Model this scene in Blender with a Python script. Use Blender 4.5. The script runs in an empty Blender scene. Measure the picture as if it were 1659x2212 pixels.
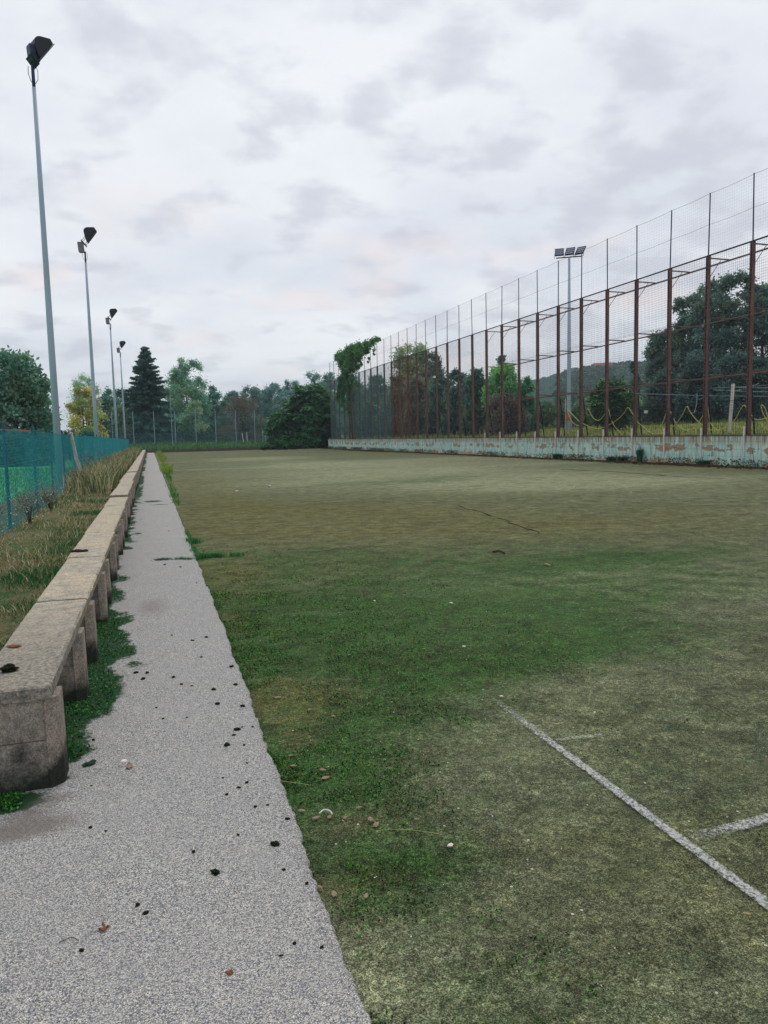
import bpy, math, random
import numpy as np
rng = np.random.default_rng(11)
random.seed(5)
sc = bpy.context.scene
COL = sc.collection
PI = math.pi
# ------------------------------------------------------------------ camera
FW, FH, EYE = 1659.0, 2212.0, 1.5
YAW, PITCH, ROLL, FPX = 0.2929, 0.1017, 0.0235, 1621.35
_f = np.array([math.sin(YAW)*math.cos(PITCH), math.cos(YAW)*math.cos(PITCH), -math.sin(PITCH)])
_r0 = np.array([math.cos(YAW), -math.sin(YAW), 0.0]); _u0 = np.cross(_r0, _f)
_r = _r0*math.cos(ROLL)-_u0*math.sin(ROLL); _u = _u0*math.cos(ROLL)+_r0*math.sin(ROLL)
from mathutils import Matrix, Vector
cd = bpy.data.cameras.new('camera'); cam = bpy.data.objects.new('camera', cd); COL.objects.link(cam)
cd.sensor_fit = 'VERTICAL'; cd.sensor_height = 36; cd.lens = FPX/FH*36
cd.clip_start = .05; cd.clip_end = 6000
m = Matrix.Identity(4)
for i in range(3):
    m[i][0] = _r[i]; m[i][1] = _u[i]; m[i][2] = -_f[i]
m[2][3] = EYE
cam.matrix_world = m
sc.camera = cam
sc.view_settings.view_transform = 'Standard'; sc.view_settings.look = 'None'
sc.view_settings.exposure = 0.1; sc.view_settings.gamma = 1.0
def ray(x, y): return _f+_r*(x-FW/2)/FPX-_u*(y-FH/2)/FPX
def hit(x, y, axis, val):
    d = ray(x, y); o = np.array([0, 0, EYE]); return o+d*((val-o[axis])/d[axis])
# ------------------------------------------------------------------ world
SUN_EL, SUN_AZ = math.radians(58), math.radians(20)      # azimuth from +Y towards +X
w = bpy.data.worlds.new("World"); sc.world = w; w.use_nodes = True
nt = w.node_tree; N = nt.nodes; L = nt.links; N.clear()
def node(t, **k):
    n = N.new(t)
    for a, b in k.items(): setattr(n, a, b)
    return n
def wmath(op, a, b=None, c=None, clamp=False):
    n = node('ShaderNodeMath', operation=op, use_clamp=clamp)
    for i, v in enumerate((a, b, c)):
        if v is None: continue
        if isinstance(v, (int, float)): n.inputs[i].default_value = v
        else: L.new(v, n.inputs[i])
    return n.outputs[0]
tc = node('ShaderNodeTexCoord'); sep = node('ShaderNodeSeparateXYZ'); L.new(tc.outputs['Generated'], sep.inputs[0])
zz = wmath('ADD', wmath('MAXIMUM', sep.outputs[2], 0.0), 0.30)
cmb = node('ShaderNodeCombineXYZ'); L.new(wmath('DIVIDE', sep.outputs[0], zz), cmb.inputs[0]); L.new(wmath('DIVIDE', sep.outputs[1], zz), cmb.inputs[1])
mp = node('ShaderNodeMapping'); L.new(cmb.outputs[0], mp.inputs[0]); mp.inputs['Rotation'].default_value = (0, 0, .35); mp.inputs['Scale'].default_value = (1.0, 1.1, 1)
mp.inputs['Location'].default_value = (3.3, 1.7, 0)
def noise(vec, scale, detail, rough=.5, dist=0., w_=None):
    n = node('ShaderNodeTexNoise'); L.new(vec, n.inputs['Vector']); n.inputs['Scale'].default_value = scale
    n.inputs['Detail'].default_value = detail; n.inputs['Roughness'].default_value = rough; n.inputs['Distortion'].default_value = dist
    return n.outputs['Fac']
def ramp(v, stops, interp='EASE'):
    n = node('ShaderNodeValToRGB'); L.new(v, n.inputs[0]); n.color_ramp.interpolation = interp
    e = n.color_ramp.elements
    while len(e) < len(stops): e.new(.5)
    for i, (p, c) in enumerate(stops):
        e[i].position = p; e[i].color = (c, c, c, 1) if isinstance(c, (int, float)) else (*c, 1)
    return n.outputs[0]
def wmix(f, a, b, blend='MIX'):
    n = node('ShaderNodeMix', data_type='RGBA', blend_type=blend)
    for i, v in ((0, f), (6, a), (7, b)):
        if isinstance(v, (int, float)): n.inputs[i].default_value = v
        elif isinstance(v, tuple): n.inputs[i].default_value = (*v, 1)
        else: L.new(v, n.inputs[i])
    return n.outputs[2]
big = noise(mp.outputs[0], .9, 3, .5)
mid = noise(mp.outputs[0], 6.2, 7, .5, .1)
fin = noise(mp.outputs[0], 1.5, 9, .55, .1)
patch = ramp(wmath('ADD', wmath('MULTIPLY', mid, .70), wmath('MULTIPLY', big, .30)), [(.455, 0.), (.61, 1.)])
soft = ramp(fin, [(.36, 0.), (.66, 1.)])
c1 = wmix(soft, (.89, .92, .96), (.74, .775, .85))
c2 = wmix(wmath('MULTIPLY', patch, .66), c1, (.57, .595, .685))
# warmer thin band low over the far side, greyer close to the horizon
elev = sep.outputs[2]
warm = wmath('MULTIPLY', ramp(elev, [(.03, 0.), (.12, 1.), (.20, 1.), (.34, 0.)]), ramp(noise(mp.outputs[0], 2.1, 6, .5), [(.50, 0.), (.64, .6)]))
c3 = wmix(warm, c2, (.93, .83, .82))
low = ramp(elev, [(.0, 1.), (.15, 0.)])
c4 = wmix(wmath('MULTIPLY', low, .6), c3, (.60, .67, .75))
sky = node('ShaderNodeTexSky'); sky.sky_type = 'NISHITA'; sky.sun_disc = False
sky.sun_elevation = SUN_EL; sky.sun_rotation = SUN_AZ; sky.air_density = 1.2; sky.dust_density = 2.0
bg1 = node('ShaderNodeBackground'); L.new(sky.outputs[0], bg1.inputs[0]); bg1.inputs[1].default_value = .05
bg2 = node('ShaderNodeBackground'); L.new(c4, bg2.inputs[0]); bg2.inputs[1].default_value = 1.0
mx = node('ShaderNodeMixShader'); mx.inputs[0].default_value = .93; L.new(bg1.outputs[0], mx.inputs[1]); L.new(bg2.outputs[0], mx.inputs[2])
ow = node('ShaderNodeOutputWorld'); L.new(mx.outputs[0], ow.inputs[0])
# ------------------------------------------------------------------ sun
sd = bpy.data.lights.new('sun', 'SUN'); sd.energy = 1.2; sd.angle = math.radians(45); sd.color = (1, .96, .91)
so = bpy.data.objects.new('sun', sd); COL.objects.link(so)
sdir = Vector((math.sin(SUN_AZ)*math.cos(SUN_EL), math.cos(SUN_AZ)*math.cos(SUN_EL), math.sin(SUN_EL)))
so.rotation_euler = sdir.to_track_quat('Z', 'Y').to_euler(); so.location = (0, 0, 30)

# ================================================================== helpers
def S(r, g, b):
    return tuple(((c/255)/12.92 if c/255 <= .04045 else ((c/255+.055)/1.055)**2.4) for c in (r, g, b))
class Mat:
    def __init__(s, name, rough=.85, spec=.2):
        s.m = bpy.data.materials.new(name); s.m.use_nodes = True; s.t = s.m.node_tree
        s.b = s.t.nodes['Principled BSDF']; s.b.inputs['Roughness'].default_value = rough
        s.b.inputs['Specular IOR Level'].default_value = spec; s._pos = None
    def n(s, t, **k):
        x = s.t.nodes.new(t)
        for a, b in k.items(): setattr(x, a, b)
        return x
    def put(s, sock, v):
        if isinstance(v, (int, float)): sock.default_value = v
        elif isinstance(v, tuple): sock.default_value = (*v, 1) if len(v) == 3 and len(sock.default_value) == 4 else v
        else: s.t.links.new(v, sock)
    def pos(s, scale=(1, 1, 1), obj=False):
        g = s.n('ShaderNodeTexCoord').outputs['Object'] if obj else s.n('ShaderNodeNewGeometry').outputs['Position']
        mp = s.n('ShaderNodeMapping'); s.t.links.new(g, mp.inputs[0]); mp.inputs['Scale'].default_value = scale
        return mp.outputs[0]
    def noise(s, vec, scale, detail=3, rough=.5, dist=0, col=False):
        x = s.n('ShaderNodeTexNoise'); s.t.links.new(vec, x.inputs['Vector'])
        x.inputs['Scale'].default_value = scale; x.inputs['Detail'].default_value = detail
        x.inputs['Roughness'].default_value = rough; x.inputs['Distortion'].default_value = dist
        return x.outputs['Color' if col else 'Fac']
    def vor(s, vec, scale, out='Distance', feature='F1', rnd=1.):
        x = s.n('ShaderNodeTexVoronoi', feature=feature); s.t.links.new(vec, x.inputs['Vector'])
        x.inputs['Scale'].default_value = scale; x.inputs['Randomness'].default_value = rnd
        return x.outputs[out]
    def ramp(s, v, stops, interp='LINEAR'):
        x = s.n('ShaderNodeValToRGB'); s.t.links.new(v, x.inputs[0]); e = x.color_ramp.elements; x.color_ramp.interpolation = interp
        while len(e) < len(stops): e.new(.5)
        for i, (p, c) in enumerate(stops):
            e[i].position = p; e[i].color = (c, c, c, 1) if isinstance(c, (int, float)) else (*c, 1)
        return x.outputs[0]
    def math(s, op, a, b=0., clamp=False):
        x = s.n('ShaderNodeMath', operation=op, use_clamp=clamp); s.put(x.inputs[0], a); s.put(x.inputs[1], b); return x.outputs[0]
    def mix(s, f, a, b, blend='MIX'):
        x = s.n('ShaderNodeMix', data_type='RGBA', blend_type=blend); s.put(x.inputs[0], f); s.put(x.inputs[6], a); s.put(x.inputs[7], b); return x.outputs[2]
    def attr(s, name='Col', ch=None):
        x = s.n('ShaderNodeAttribute', attribute_name=name)
        if ch is None: return x.outputs['Color']
        y = s.n('ShaderNodeSeparateColor'); s.t.links.new(x.outputs['Color'], y.inputs[0]); return y.outputs[ch]
    def color(s, v): s.put(s.b.inputs['Base Color'], v); return s
    def bump(s, h, strength=.5, dist=.01):
        x = s.n('ShaderNodeBump'); x.inputs['Strength'].default_value = strength; x.inputs['Distance'].default_value = dist
        s.t.links.new(h, x.inputs['Height']); s.t.links.new(x.outputs[0], s.b.inputs['Normal']); return s
def simple(name, col, rough=.8, spec=.2, var=.25, scale=6, metal=0, bump=0.):
    a = Mat(name, rough, spec); p = a.pos()
    n1 = a.noise(p, scale, 5, .6)
    a.color(a.mix(n1, tuple(c*(1-var) for c in col), tuple(min(1, c*(1+var)) for c in col)))
    a.b.inputs['Metallic'].default_value = metal
    if bump: a.bump(n1, bump, .01)
    return a.m

def raw(name, V, F, mat, parent=None, col=None, smooth=False):
    """V (n,3); F (m,k) int array, all faces k-gons, or a list of such arrays."""
    Fs = F if isinstance(F, list) else [F]
    Fs = [np.asarray(f, dtype=np.int32) for f in Fs if len(f)]
    V = np.asarray(V, dtype=np.float32)
    me = bpy.data.meshes.new(name); me.vertices.add(len(V)); me.vertices.foreach_set('co', V.ravel())
    nl = sum(f.size for f in Fs); npol = sum(len(f) for f in Fs)
    me.loops.add(nl); me.polygons.add(npol)
    me.loops.foreach_set('vertex_index', np.concatenate([f.ravel() for f in Fs]))
    tot = np.concatenate([np.full(len(f), f.shape[1], np.int32) for f in Fs])
    st = np.concatenate([[0], np.cumsum(tot)[:-1]]).astype(np.int32)
    me.polygons.foreach_set('loop_start', st); me.polygons.foreach_set('loop_total', tot)
    if smooth: me.polygons.foreach_set('use_smooth', np.ones(npol, bool))
    me.update(calc_edges=True); me.validate()
    if col is not None:
        ca = me.color_attributes.new('Col', 'FLOAT_COLOR', 'POINT')
        c = np.ones((len(V), 4), np.float32); c[:, :3] = col; ca.data.foreach_set('color', c.ravel())
    me.materials.append(mat)
    o = bpy.data.objects.new(name, me); COL.objects.link(o)
    if parent is not None: o.parent = parent
    return o
class MB:
    def __init__(s): s.v = []; s.f = []; s.n = 0
    def add(s, V, F):
        s.v += [tuple(map(float, v)) for v in V]
        s.f += [tuple(i+s.n for i in f) for f in F]; s.n += len(V); return s
    def box(s, x0, x1, y0, y1, z0, z1):
        V = [(x, y, z) for z in (z0, z1) for y in (y0, y1) for x in (x0, x1)]
        return s.add(V, [(0, 2, 3, 1), (4, 5, 7, 6), (0, 1, 5, 4), (2, 6, 7, 3), (0, 4, 6, 2), (1, 3, 7, 5)])
    def bar(s, a, b, r, r2=None, k=8, ph=0, cap=True):
        a = Vector(a); b = Vector(b); d = (b-a).normalized(); r2 = r if r2 is None else r2
        t = Vector((0, 0, 1)) if abs(d.z) < .9 else Vector((0, 1, 0)); u = d.cross(t).normalized(); v = d.cross(u)
        V = []
        for c, q in ((a, r), (b, r2)):
            for i in range(k):
                an = 2*PI*i/k+ph; V.append(c+u*q*math.cos(an)+v*q*math.sin(an))
        F = [(i, (i+1) % k, k+(i+1) % k, k+i) for i in range(k)]
        if cap: F += [tuple(range(k))[::-1], tuple(range(k, 2*k))]
        return s.add(V, F)
    def sq(s, a, b, hw, hd=None):       # rectangular bar
        a = Vector(a); b = Vector(b); d = (b-a).normalized(); hd = hw if hd is None else hd
        t = Vector((0, 0, 1)) if abs(d.z) < .9 else Vector((0, 1, 0)); u = d.cross(t).normalized(); v = d.cross(u)
        V = []
        for c in (a, b):
            for i, j in ((-1, -1), (1, -1), (1, 1), (-1, 1)): V.append(c+u*hw*i+v*hd*j)
        return s.add(V, [(0, 1, 2, 3)[::-1], (4, 5, 6, 7), (0, 1, 5, 4), (1, 2, 6, 5), (2, 3, 7, 6), (3, 0, 4, 7)])
    def tube(s, pts, rad, k=6, closed=False):
        P = [Vector(p) for p in pts]; n = len(P)
        R_ = rad if hasattr(rad, '__len__') else [rad]*n
        V = []; prev = None
        for i in range(n):
            d = (P[min(i+1, n-1)]-P[max(i-1, 0)]).normalized()
            if prev is None: u = d.orthogonal().normalized()
            else:
                u = (prev-d*prev.dot(d))
                u = u.normalized() if u.length > 1e-6 else d.orthogonal().normalized()
            prev = u; v = d.cross(u)
            for j in range(k):
                an = 2*PI*j/k; V.append(P[i]+(u*math.cos(an)+v*math.sin(an))*R_[i])
        F = [(i*k+j, i*k+(j+1) % k, (i+1)*k+(j+1) % k, (i+1)*k+j) for i in range(n-1) for j in range(k)]
        F += [tuple(range(k))[::-1], tuple(range((n-1)*k, n*k))]
        return s.add(V, F)
    def build(s, name, mat, parent=None, bevel=0, smooth=False, wn=None):
        me = bpy.data.meshes.new(name); me.from_pydata(s.v, [], s.f); me.update(); me.materials.append(mat)
        if smooth:
            for p in me.polygons: p.use_smooth = True
        o = bpy.data.objects.new(name, me); COL.objects.link(o)
        if parent is not None: o.parent = parent
        if bevel:
            b = o.modifiers.new('bevel', 'BEVEL'); b.width = bevel; b.segments = 2; b.limit_method = 'ANGLE'
        return o
def tag(o, label=None, cat=None, group=None, kind=None):
    if label: o['label'] = label
    if cat: o['category'] = cat
    if group: o['group'] = group
    if kind: o['kind'] = kind
    return o
def empty(name, loc=(0, 0, 0), rz=0):
    o = bpy.data.objects.new(name, None); COL.objects.link(o); o.location = loc; o.rotation_euler = (0, 0, rz); o.empty_display_size = .3
    return o
def copy_tree(o, parent=None):
    c = o.copy(); COL.objects.link(c)
    if parent is not None: c.parent = parent
    for ch in list(o.children): copy_tree(ch, c)
    return c
def off(y): return -.0068*max(0.0, y-6.0)           # the bench, path and fence drift a little to the left
offv = np.vectorize(off)
# ================================================================== materials
def path_mat():
    a = Mat('exposed_aggregate', .9, .15); p = a.pos()
    cell = a.vor(p, 250, 'Color'); dist = a.vor(p, 250, 'Distance')
    h = a.n('ShaderNodeSeparateColor'); a.t.links.new(cell, h.inputs[0])
    stone = a.ramp(h.outputs[0], [(0, S(88, 92, 98)), (.22, S(144, 146, 150)), (.45, S(184, 183, 180)), (.7, S(204, 200, 192)), (.86, S(212, 200, 180)), (1, S(242, 240, 234))])
    gap = a.ramp(dist, [(.38, 0.), (.72, 1.)])
    c = a.mix(a.math('MULTIPLY', gap, .72), stone, S(66, 68, 72))
    cl2 = a.vor(p, 62, 'Color'); h2 = a.n('ShaderNodeSeparateColor'); a.t.links.new(cl2, h2.inputs[0])
    bigst = a.math('MULTIPLY', a.ramp(h2.outputs[1], [(.90, 0.), (.91, 1.)]), a.ramp(a.vor(p, 62, 'Distance'), [(.30, 1.), (.42, 0.)]))
    c = a.mix(a.math('MULTIPLY', bigst, .6), c, S(205, 200, 192))
    n2 = a.noise(p, 2.2, 4, .6); c = a.mix(a.ramp(n2, [(.35, 0.), (.7, .35)]), c, S(156, 153, 152))
    n3 = a.noise(p, 14, 4, .65); c = a.mix(a.ramp(n3, [(.55, 0.), (.8, .35)]), c, S(124, 125, 128))
    # moss and soil stains kept by the mesh attribute (R moss, G soil, B far wear)
    R_ = a.attr('Col', 0); G_ = a.attr('Col', 1)
    nm = a.noise(p, 26, 6, .7)
    mm = a.ramp(a.math('ADD', R_, a.math('MULTIPLY', a.math('SUBTRACT', nm, .5), 1.1)), [(.42, 0.), (.6, 1.)])
    c = a.mix(mm, c, a.mix(a.noise(p, 60, 3), S(20, 42, 32), S(50, 88, 54)))
    gm = a.ramp(a.math('ADD', G_, a.math('MULTIPLY', a.math('SUBTRACT', nm, .5), .9)), [(.3, 0.), (.95, .75)])
    c = a.mix(gm, c, a.mix(nm, S(80, 72, 66), S(132, 124, 116)))
    a.color(c)
    hh = a.math('SUBTRACT', a.math('MULTIPLY', n3, .6), a.math('MULTIPLY', dist, 1.0))
    a.bump(hh, .8, .0045); return a.m
def court_mat():
    a = Mat('mossy_asphalt', .95, .08); p = a.pos()
    R_ = a.attr('Col', 0); G_ = a.attr('Col', 1); B_ = a.attr('Col', 2)
    nf = a.noise(p, 190, 3, .7); nm = a.noise(p, 34, 6, .68); nl = a.noise(p, 5, 7, .62); nb = a.noise(p, 1.1, 6, .6)
    ns = a.noise(a.pos((.22, 1.1, 1)), 2.2, 6, .62)
    # worn asphalt grit: grey green with olive and brown freckles
    base = a.mix(a.ramp(nl, [(.3, 0.), (.7, 1.)]), S(68, 84, 63), S(106, 112, 80))
    base = a.mix(a.ramp(nb, [(.38, 0.), (.66, .75)]), base, S(90, 96, 78))
    base = a.mix(a.ramp(nm, [(.45, 0.), (.72, .5)]), base, S(70, 66, 46))
    base = a.mix(a.ramp(a.noise(p, 11, 5, .7), [(.52, 0.), (.72, .55)]), base, S(120, 118, 74))
    # brown / olive algae film
    br = a.math('ADD', B_, a.math('MULTIPLY', a.math('SUBTRACT', ns, .5), .8), True)
    base = a.mix(a.math('MULTIPLY', br, .82), base, a.mix(nm, S(68, 62, 24), S(110, 106, 50)))
    # pale patches
    pl = a.math('ADD', G_, a.math('MULTIPLY', a.math('SUBTRACT', nl, .5), 1.1), True)
    base = a.mix(a.math('MULTIPLY', pl, .8), base, a.mix(nm, S(134, 136, 108), S(158, 162, 124)))
    # moss cushions
    mv = a.math('ADD', a.math('SUBTRACT', R_, a.math('MULTIPLY', B_, .55)), a.math('ADD', a.math('MULTIPLY', a.math('SUBTRACT', nm, .5), 1.25), a.math('MULTIPLY', a.math('SUBTRACT', nl, .5), .9)))
    mm = a.ramp(a.math('ADD', mv, a.math('MULTIPLY', a.math('SUBTRACT', a.noise(p, 1.7, 9, .7), .5), 1.3)), [(.25, 0.), (.80, 1.)])
    vd = a.vor(p, 70, 'Distance'); vd2 = a.vor(p, 150, 'Distance')
    moss = a.mix(a.ramp(nf, [(.3, 0.), (.7, 1.)]), S(20, 52, 22), S(66, 120, 48))
    moss = a.mix(a.ramp(nl, [(.4, 0.), (.75, .6)]), moss, S(44, 98, 32))
    moss = a.mix(a.ramp(a.noise(p, 17, 4, .6), [(.50, 0.), (.72, .75)]), moss, S(64, 56, 34))
    c = a.mix(a.math('MULTIPLY', mm, .82), base, moss)
    fb = a.noise(p, 3.5, 14, .82); fb2 = a.noise(a.pos((.6, 1.3, 1)), .9, 14, .78)
    c = a.mix(1.0, c, a.ramp(fb, [(.36, .48), (.47, .88), (.55, 1.12), (.66, 1.5)]), 'MULTIPLY')
    for sc_, lo, hi in ((22, .82, 1.2), (58, .7, 1.3), (130, .6, 1.45), (260, .6, 1.5)):
        c = a.mix(1.0, c, a.ramp(a.noise(p, sc_, 2, .6), [(.38, lo), (.5, .95), (.62, hi)]), 'MULTIPLY')
    c = a.mix(a.ramp(fb2, [(.52, 0.), (.62, .45)]), c, S(50, 54, 34)); c = a.mix(a.ramp(fb2, [(.36, .35), (.46, 0.)]), c, S(92, 108, 66))
    # grit: light grains and dark pits
    wn = a.vor(p, 330, 'Color'); h = a.n('ShaderNodeSeparateColor'); a.t.links.new(wn, h.inputs[0])
    c = a.mix(a.ramp(h.outputs[0], [(.80, 0.), (1., .4)]), c, S(168, 168, 140))
    c = a.mix(a.ramp(h.outputs[1], [(.6, 0.), (1., .65)]), c, S(22, 24, 20))
    peb = a.vor(p, 26, 'Color'); h3 = a.n('ShaderNodeSeparateColor'); a.t.links.new(peb, h3.inputs[0])
    pb = a.math('MULTIPLY', a.ramp(h3.outputs[0], [(.955, 0.), (.96, 1.)]), a.ramp(a.vor(p, 26, 'Distance'), [(.10, 1.), (.16, 0.)]))
    c = a.mix(pb, c, S(200, 196, 176))
    a.color(c)
    hgt = a.math('ADD', a.math('MULTIPLY', mm, a.math('ADD', a.math('MULTIPLY', vd, -.8), a.math('MULTIPLY', nm, 1.3))), a.math('MULTIPLY', nf, .35))
    hgt = a.math('ADD', hgt, a.math('MULTIPLY', vd2, -.25))
    a.bump(hgt, 1.0, .014); return a.m
def conc_mat(name, light, dark, base_dark=True, grain=230):
    a = Mat(name, .92, .12); p = a.pos(); g = a.noise(p, grain, 3, .7); m_ = a.noise(p, 9, 6, .65); b_ = a.noise(p, 2.6, 4, .6)
    c = a.mix(a.ramp(m_, [(.3, 0.), (.7, 1.)]), dark, light)
    c = a.mix(a.ramp(b_, [(.42, 0.), (.65, .6)]), c, tuple(x*y for x, y in zip(light, (1.0, .93, .80))))
    c = a.mix(a.ramp(g, [(.3, .55), (.5, 0.)]), c, tuple(x*.35 for x in dark))
    c = a.mix(a.ramp(g, [(.6, 0.), (.8, .5)]), c, S(215, 210, 200))
    lich = a.math('MULTIPLY', a.ramp(a.noise(p, 55, 4, .7), [(.58, 0.), (.66, 1.)]), a.ramp(m_, [(.5, 0.), (.62, .7)]))
    c = a.mix(lich, c, S(84, 82, 78))
    c = a.mix(a.ramp(a.noise(p, 38, 5, .7), [(.66, 0.), (.74, .5)]), c, S(206, 202, 188))
    for sc_, lo, hi in ((28, .88, 1.1), (75, .82, 1.15), (170, .8, 1.2)):
        c = a.mix(1.0, c, a.ramp(a.noise(p, sc_, 2, .6), [(.38, lo), (.5, .97), (.62, hi)]), 'MULTIPLY')
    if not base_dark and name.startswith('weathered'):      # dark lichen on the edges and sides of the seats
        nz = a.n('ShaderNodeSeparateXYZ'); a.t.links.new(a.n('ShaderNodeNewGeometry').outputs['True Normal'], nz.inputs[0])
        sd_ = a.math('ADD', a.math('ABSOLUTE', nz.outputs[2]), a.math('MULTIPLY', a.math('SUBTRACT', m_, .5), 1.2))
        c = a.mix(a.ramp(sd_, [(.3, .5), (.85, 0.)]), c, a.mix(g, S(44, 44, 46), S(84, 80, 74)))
        yy_ = a.n('ShaderNodeSeparateXYZ'); a.t.links.new(p, yy_.inputs[0])
        ni = a.math('ADD', yy_.outputs[1], a.math('MULTIPLY', m_, 1.6))          # the two nearest seats carry a grey lichen crust
        c = a.mix(a.ramp(a.math('MULTIPLY', ni, .1), [(.46, .85), (.64, 0.)]), c, a.mix(a.ramp(a.noise(p, 48, 6, .75), [(.4, 0.), (.6, 1.)]), S(84, 83, 82), S(158, 150, 136)))
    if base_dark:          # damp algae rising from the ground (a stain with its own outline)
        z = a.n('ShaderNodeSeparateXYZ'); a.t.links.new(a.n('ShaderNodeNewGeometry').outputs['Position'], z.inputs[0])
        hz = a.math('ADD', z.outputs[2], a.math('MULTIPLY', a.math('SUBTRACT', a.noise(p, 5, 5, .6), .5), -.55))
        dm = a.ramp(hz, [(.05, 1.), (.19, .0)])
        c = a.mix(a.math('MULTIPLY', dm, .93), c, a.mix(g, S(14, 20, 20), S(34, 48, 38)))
    a.color(c); a.bump(a.math('ADD', a.math('MULTIPLY', g, .5), a.math('MULTIPLY', m_, .9)), .8, .008); return a.m
def wall_mat():
    a = Mat('peeling_turquoise_plaster', .9, .12); p = a.pos()
    z = a.n('ShaderNodeSeparateXYZ'); a.t.links.new(p, z.inputs[0]); Z = z.outputs[2]
    st = a.noise(a.pos((1, 5.5, .45)), 1.2, 6, .7); st2 = a.noise(a.pos((1, 14, .6)), 1.4, 5, .7)
    b = a.mix(a.ramp(a.noise(p, 1.3, 5, .6), [(.3, 0.), (.7, 1.)]), S(160, 212, 212), S(206, 228, 216))
    b = a.mix(a.ramp(a.noise(p, 3.7, 5, .7), [(.45, 0.), (.7, .7)]), b, S(206, 206, 178))
    b = a.mix(a.ramp(st, [(.46, 0.), (.66, .8)]), b, S(140, 164, 152))
    b = a.mix(a.ramp(st2, [(.54, 0.), (.68, .75)]), b, S(112, 124, 114))
    # rust and dirt runs below the coping
    run = a.math('MULTIPLY', a.ramp(Z, [(.75, 0.), (1.15, 1.)]), a.ramp(a.noise(a.pos((1, 9, .22)), 1.7, 5, .65), [(.42, 0.), (.58, 1.)]))
    b = a.mix(a.math('MULTIPLY', run, .85), b, a.mix(a.noise(a.pos((1, .25, .2)), 1.5, 3), S(96, 74, 44), S(168, 104, 48)))
    # board joints
    for zj in (.38, .66, .95):
        j = a.ramp(a.math('ABSOLUTE', a.math('ADD', a.math('SUBTRACT', Z, zj), a.math('MULTIPLY', a.noise(p, 3, 3), .02))), [(.0, .75), (.018, 0.)])
        b = a.mix(a.math('MULTIPLY', j, .5), b, S(98, 112, 104))
    # plaster lost: a band around mid height and along the base
    band = a.ramp(Z, [(.45, 0.), (.60, 1.), (.78, 1.), (.95, 0.)])
    pn = a.noise(a.pos((1, 1, 1.5)), 1.55, 5, .6)
    pm = a.math('ADD', pn, a.math('MULTIPLY', band, .12))
    lost = a.ramp(pm, [(.655, 0.), (.672, 1.)])
    foot = a.ramp(a.math('SUBTRACT', a.noise(p, 1.1, 5, .55), a.math('MULTIPLY', Z, .55)), [(.44, 0.), (.455, 1.)])
    brick = a.mix(a.noise(p, 7, 5, .6), S(142, 106, 84), S(184, 162, 130))
    edge = a.ramp(pm, [(.635, 0.), (.655, .8), (.665, 0.)])
    c = a.mix(edge, b, S(60, 60, 54)); c = a.mix(lost, c, brick); c = a.mix(foot, c, a.mix(a.noise(p, 9, 4), S(150, 116, 90), S(206, 194, 164)))
    cr = a.ramp(a.vor(a.pos((1, 1, .7)), .9, 'Distance', 'DISTANCE_TO_EDGE'), [(.0, .8), (.012, 0.)])
    c = a.mix(a.math('MULTIPLY', cr, .7), c, S(56, 64, 60))
    a.color(c); a.bump(a.math('SUBTRACT', a.noise(p, 20, 5, .6), a.math('ADD', lost, foot)), .6, .02); return a.m
def leaf_mat(name, trans=.32, rough=.5, spec=.4):
    a = Mat(name, rough, spec); c = a.attr('Col'); a.color(c)
    tr = a.n('ShaderNodeBsdfTranslucent'); a.put(tr.inputs[0], a.mix(1.0, c, (1.0, 1.15, .7), 'MULTIPLY'))
    mx = a.n('ShaderNodeMixShader'); mx.inputs[0].default_value = trans
    a.t.links.new(a.b.outputs[0], mx.inputs[1]); a.t.links.new(tr.outputs[0], mx.inputs[2])
    a.t.links.new(mx.outputs[0], a.t.nodes['Material Output'].inputs[0]); return a.m
def rust_mat():
    a = Mat('rusty_steel', .85, .2); p = a.pos(); n1 = a.noise(a.pos((1, 1, .35)), 5, 6, .65); n2 = a.noise(p, 40, 4, .7)
    c = a.mix(a.ramp(n1, [(.3, 0.), (.7, 1.)]), S(94, 70, 70), S(134, 104, 100)); c = a.mix(a.ramp(n2, [(.5, 0.), (.7, .6)]), c, S(60, 42, 40))
    c = a.mix(a.ramp(a.noise(p, 3, 4, .6), [(.55, 0.), (.7, .7)]), c, S(84, 86, 82)); a.color(c); a.bump(n2, .4, .01); return a.m
def galv_mat(name, c0, c1):
    a = Mat(name, .6, .35); p = a.pos(); n1 = a.noise(a.pos((1, 1, .15)), 4, 5, .6); n2 = a.noise(p, 30, 4, .7)
    c = a.mix(n1, c0, c1); c = a.mix(a.ramp(n2, [(.5, 0.), (.8, .35)]), c, tuple(x*.55 for x in c0)); a.color(c); a.b.inputs['Metallic'].default_value = .25; return a.m
def grassy(name, stops, sc1=3., bump=.03, st=1.0, fine=60):
    a = Mat(name, .95, .08); p = a.pos(); n1 = a.noise(p, sc1, 6, .65); n2 = a.noise(p, fine, 4, .7); n3 = a.noise(p, .35, 4, .6)
    c = a.ramp(a.math('ADD', a.math('MULTIPLY', n1, .55), a.math('MULTIPLY', n3, .45)), stops)
    c = a.mix(a.ramp(n2, [(.3, .7), (.6, 0.)]), c, (.012, .025, .012)); a.color(c); a.bump(a.math('ADD', n1, n2), st, bump); return a.m
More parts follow.
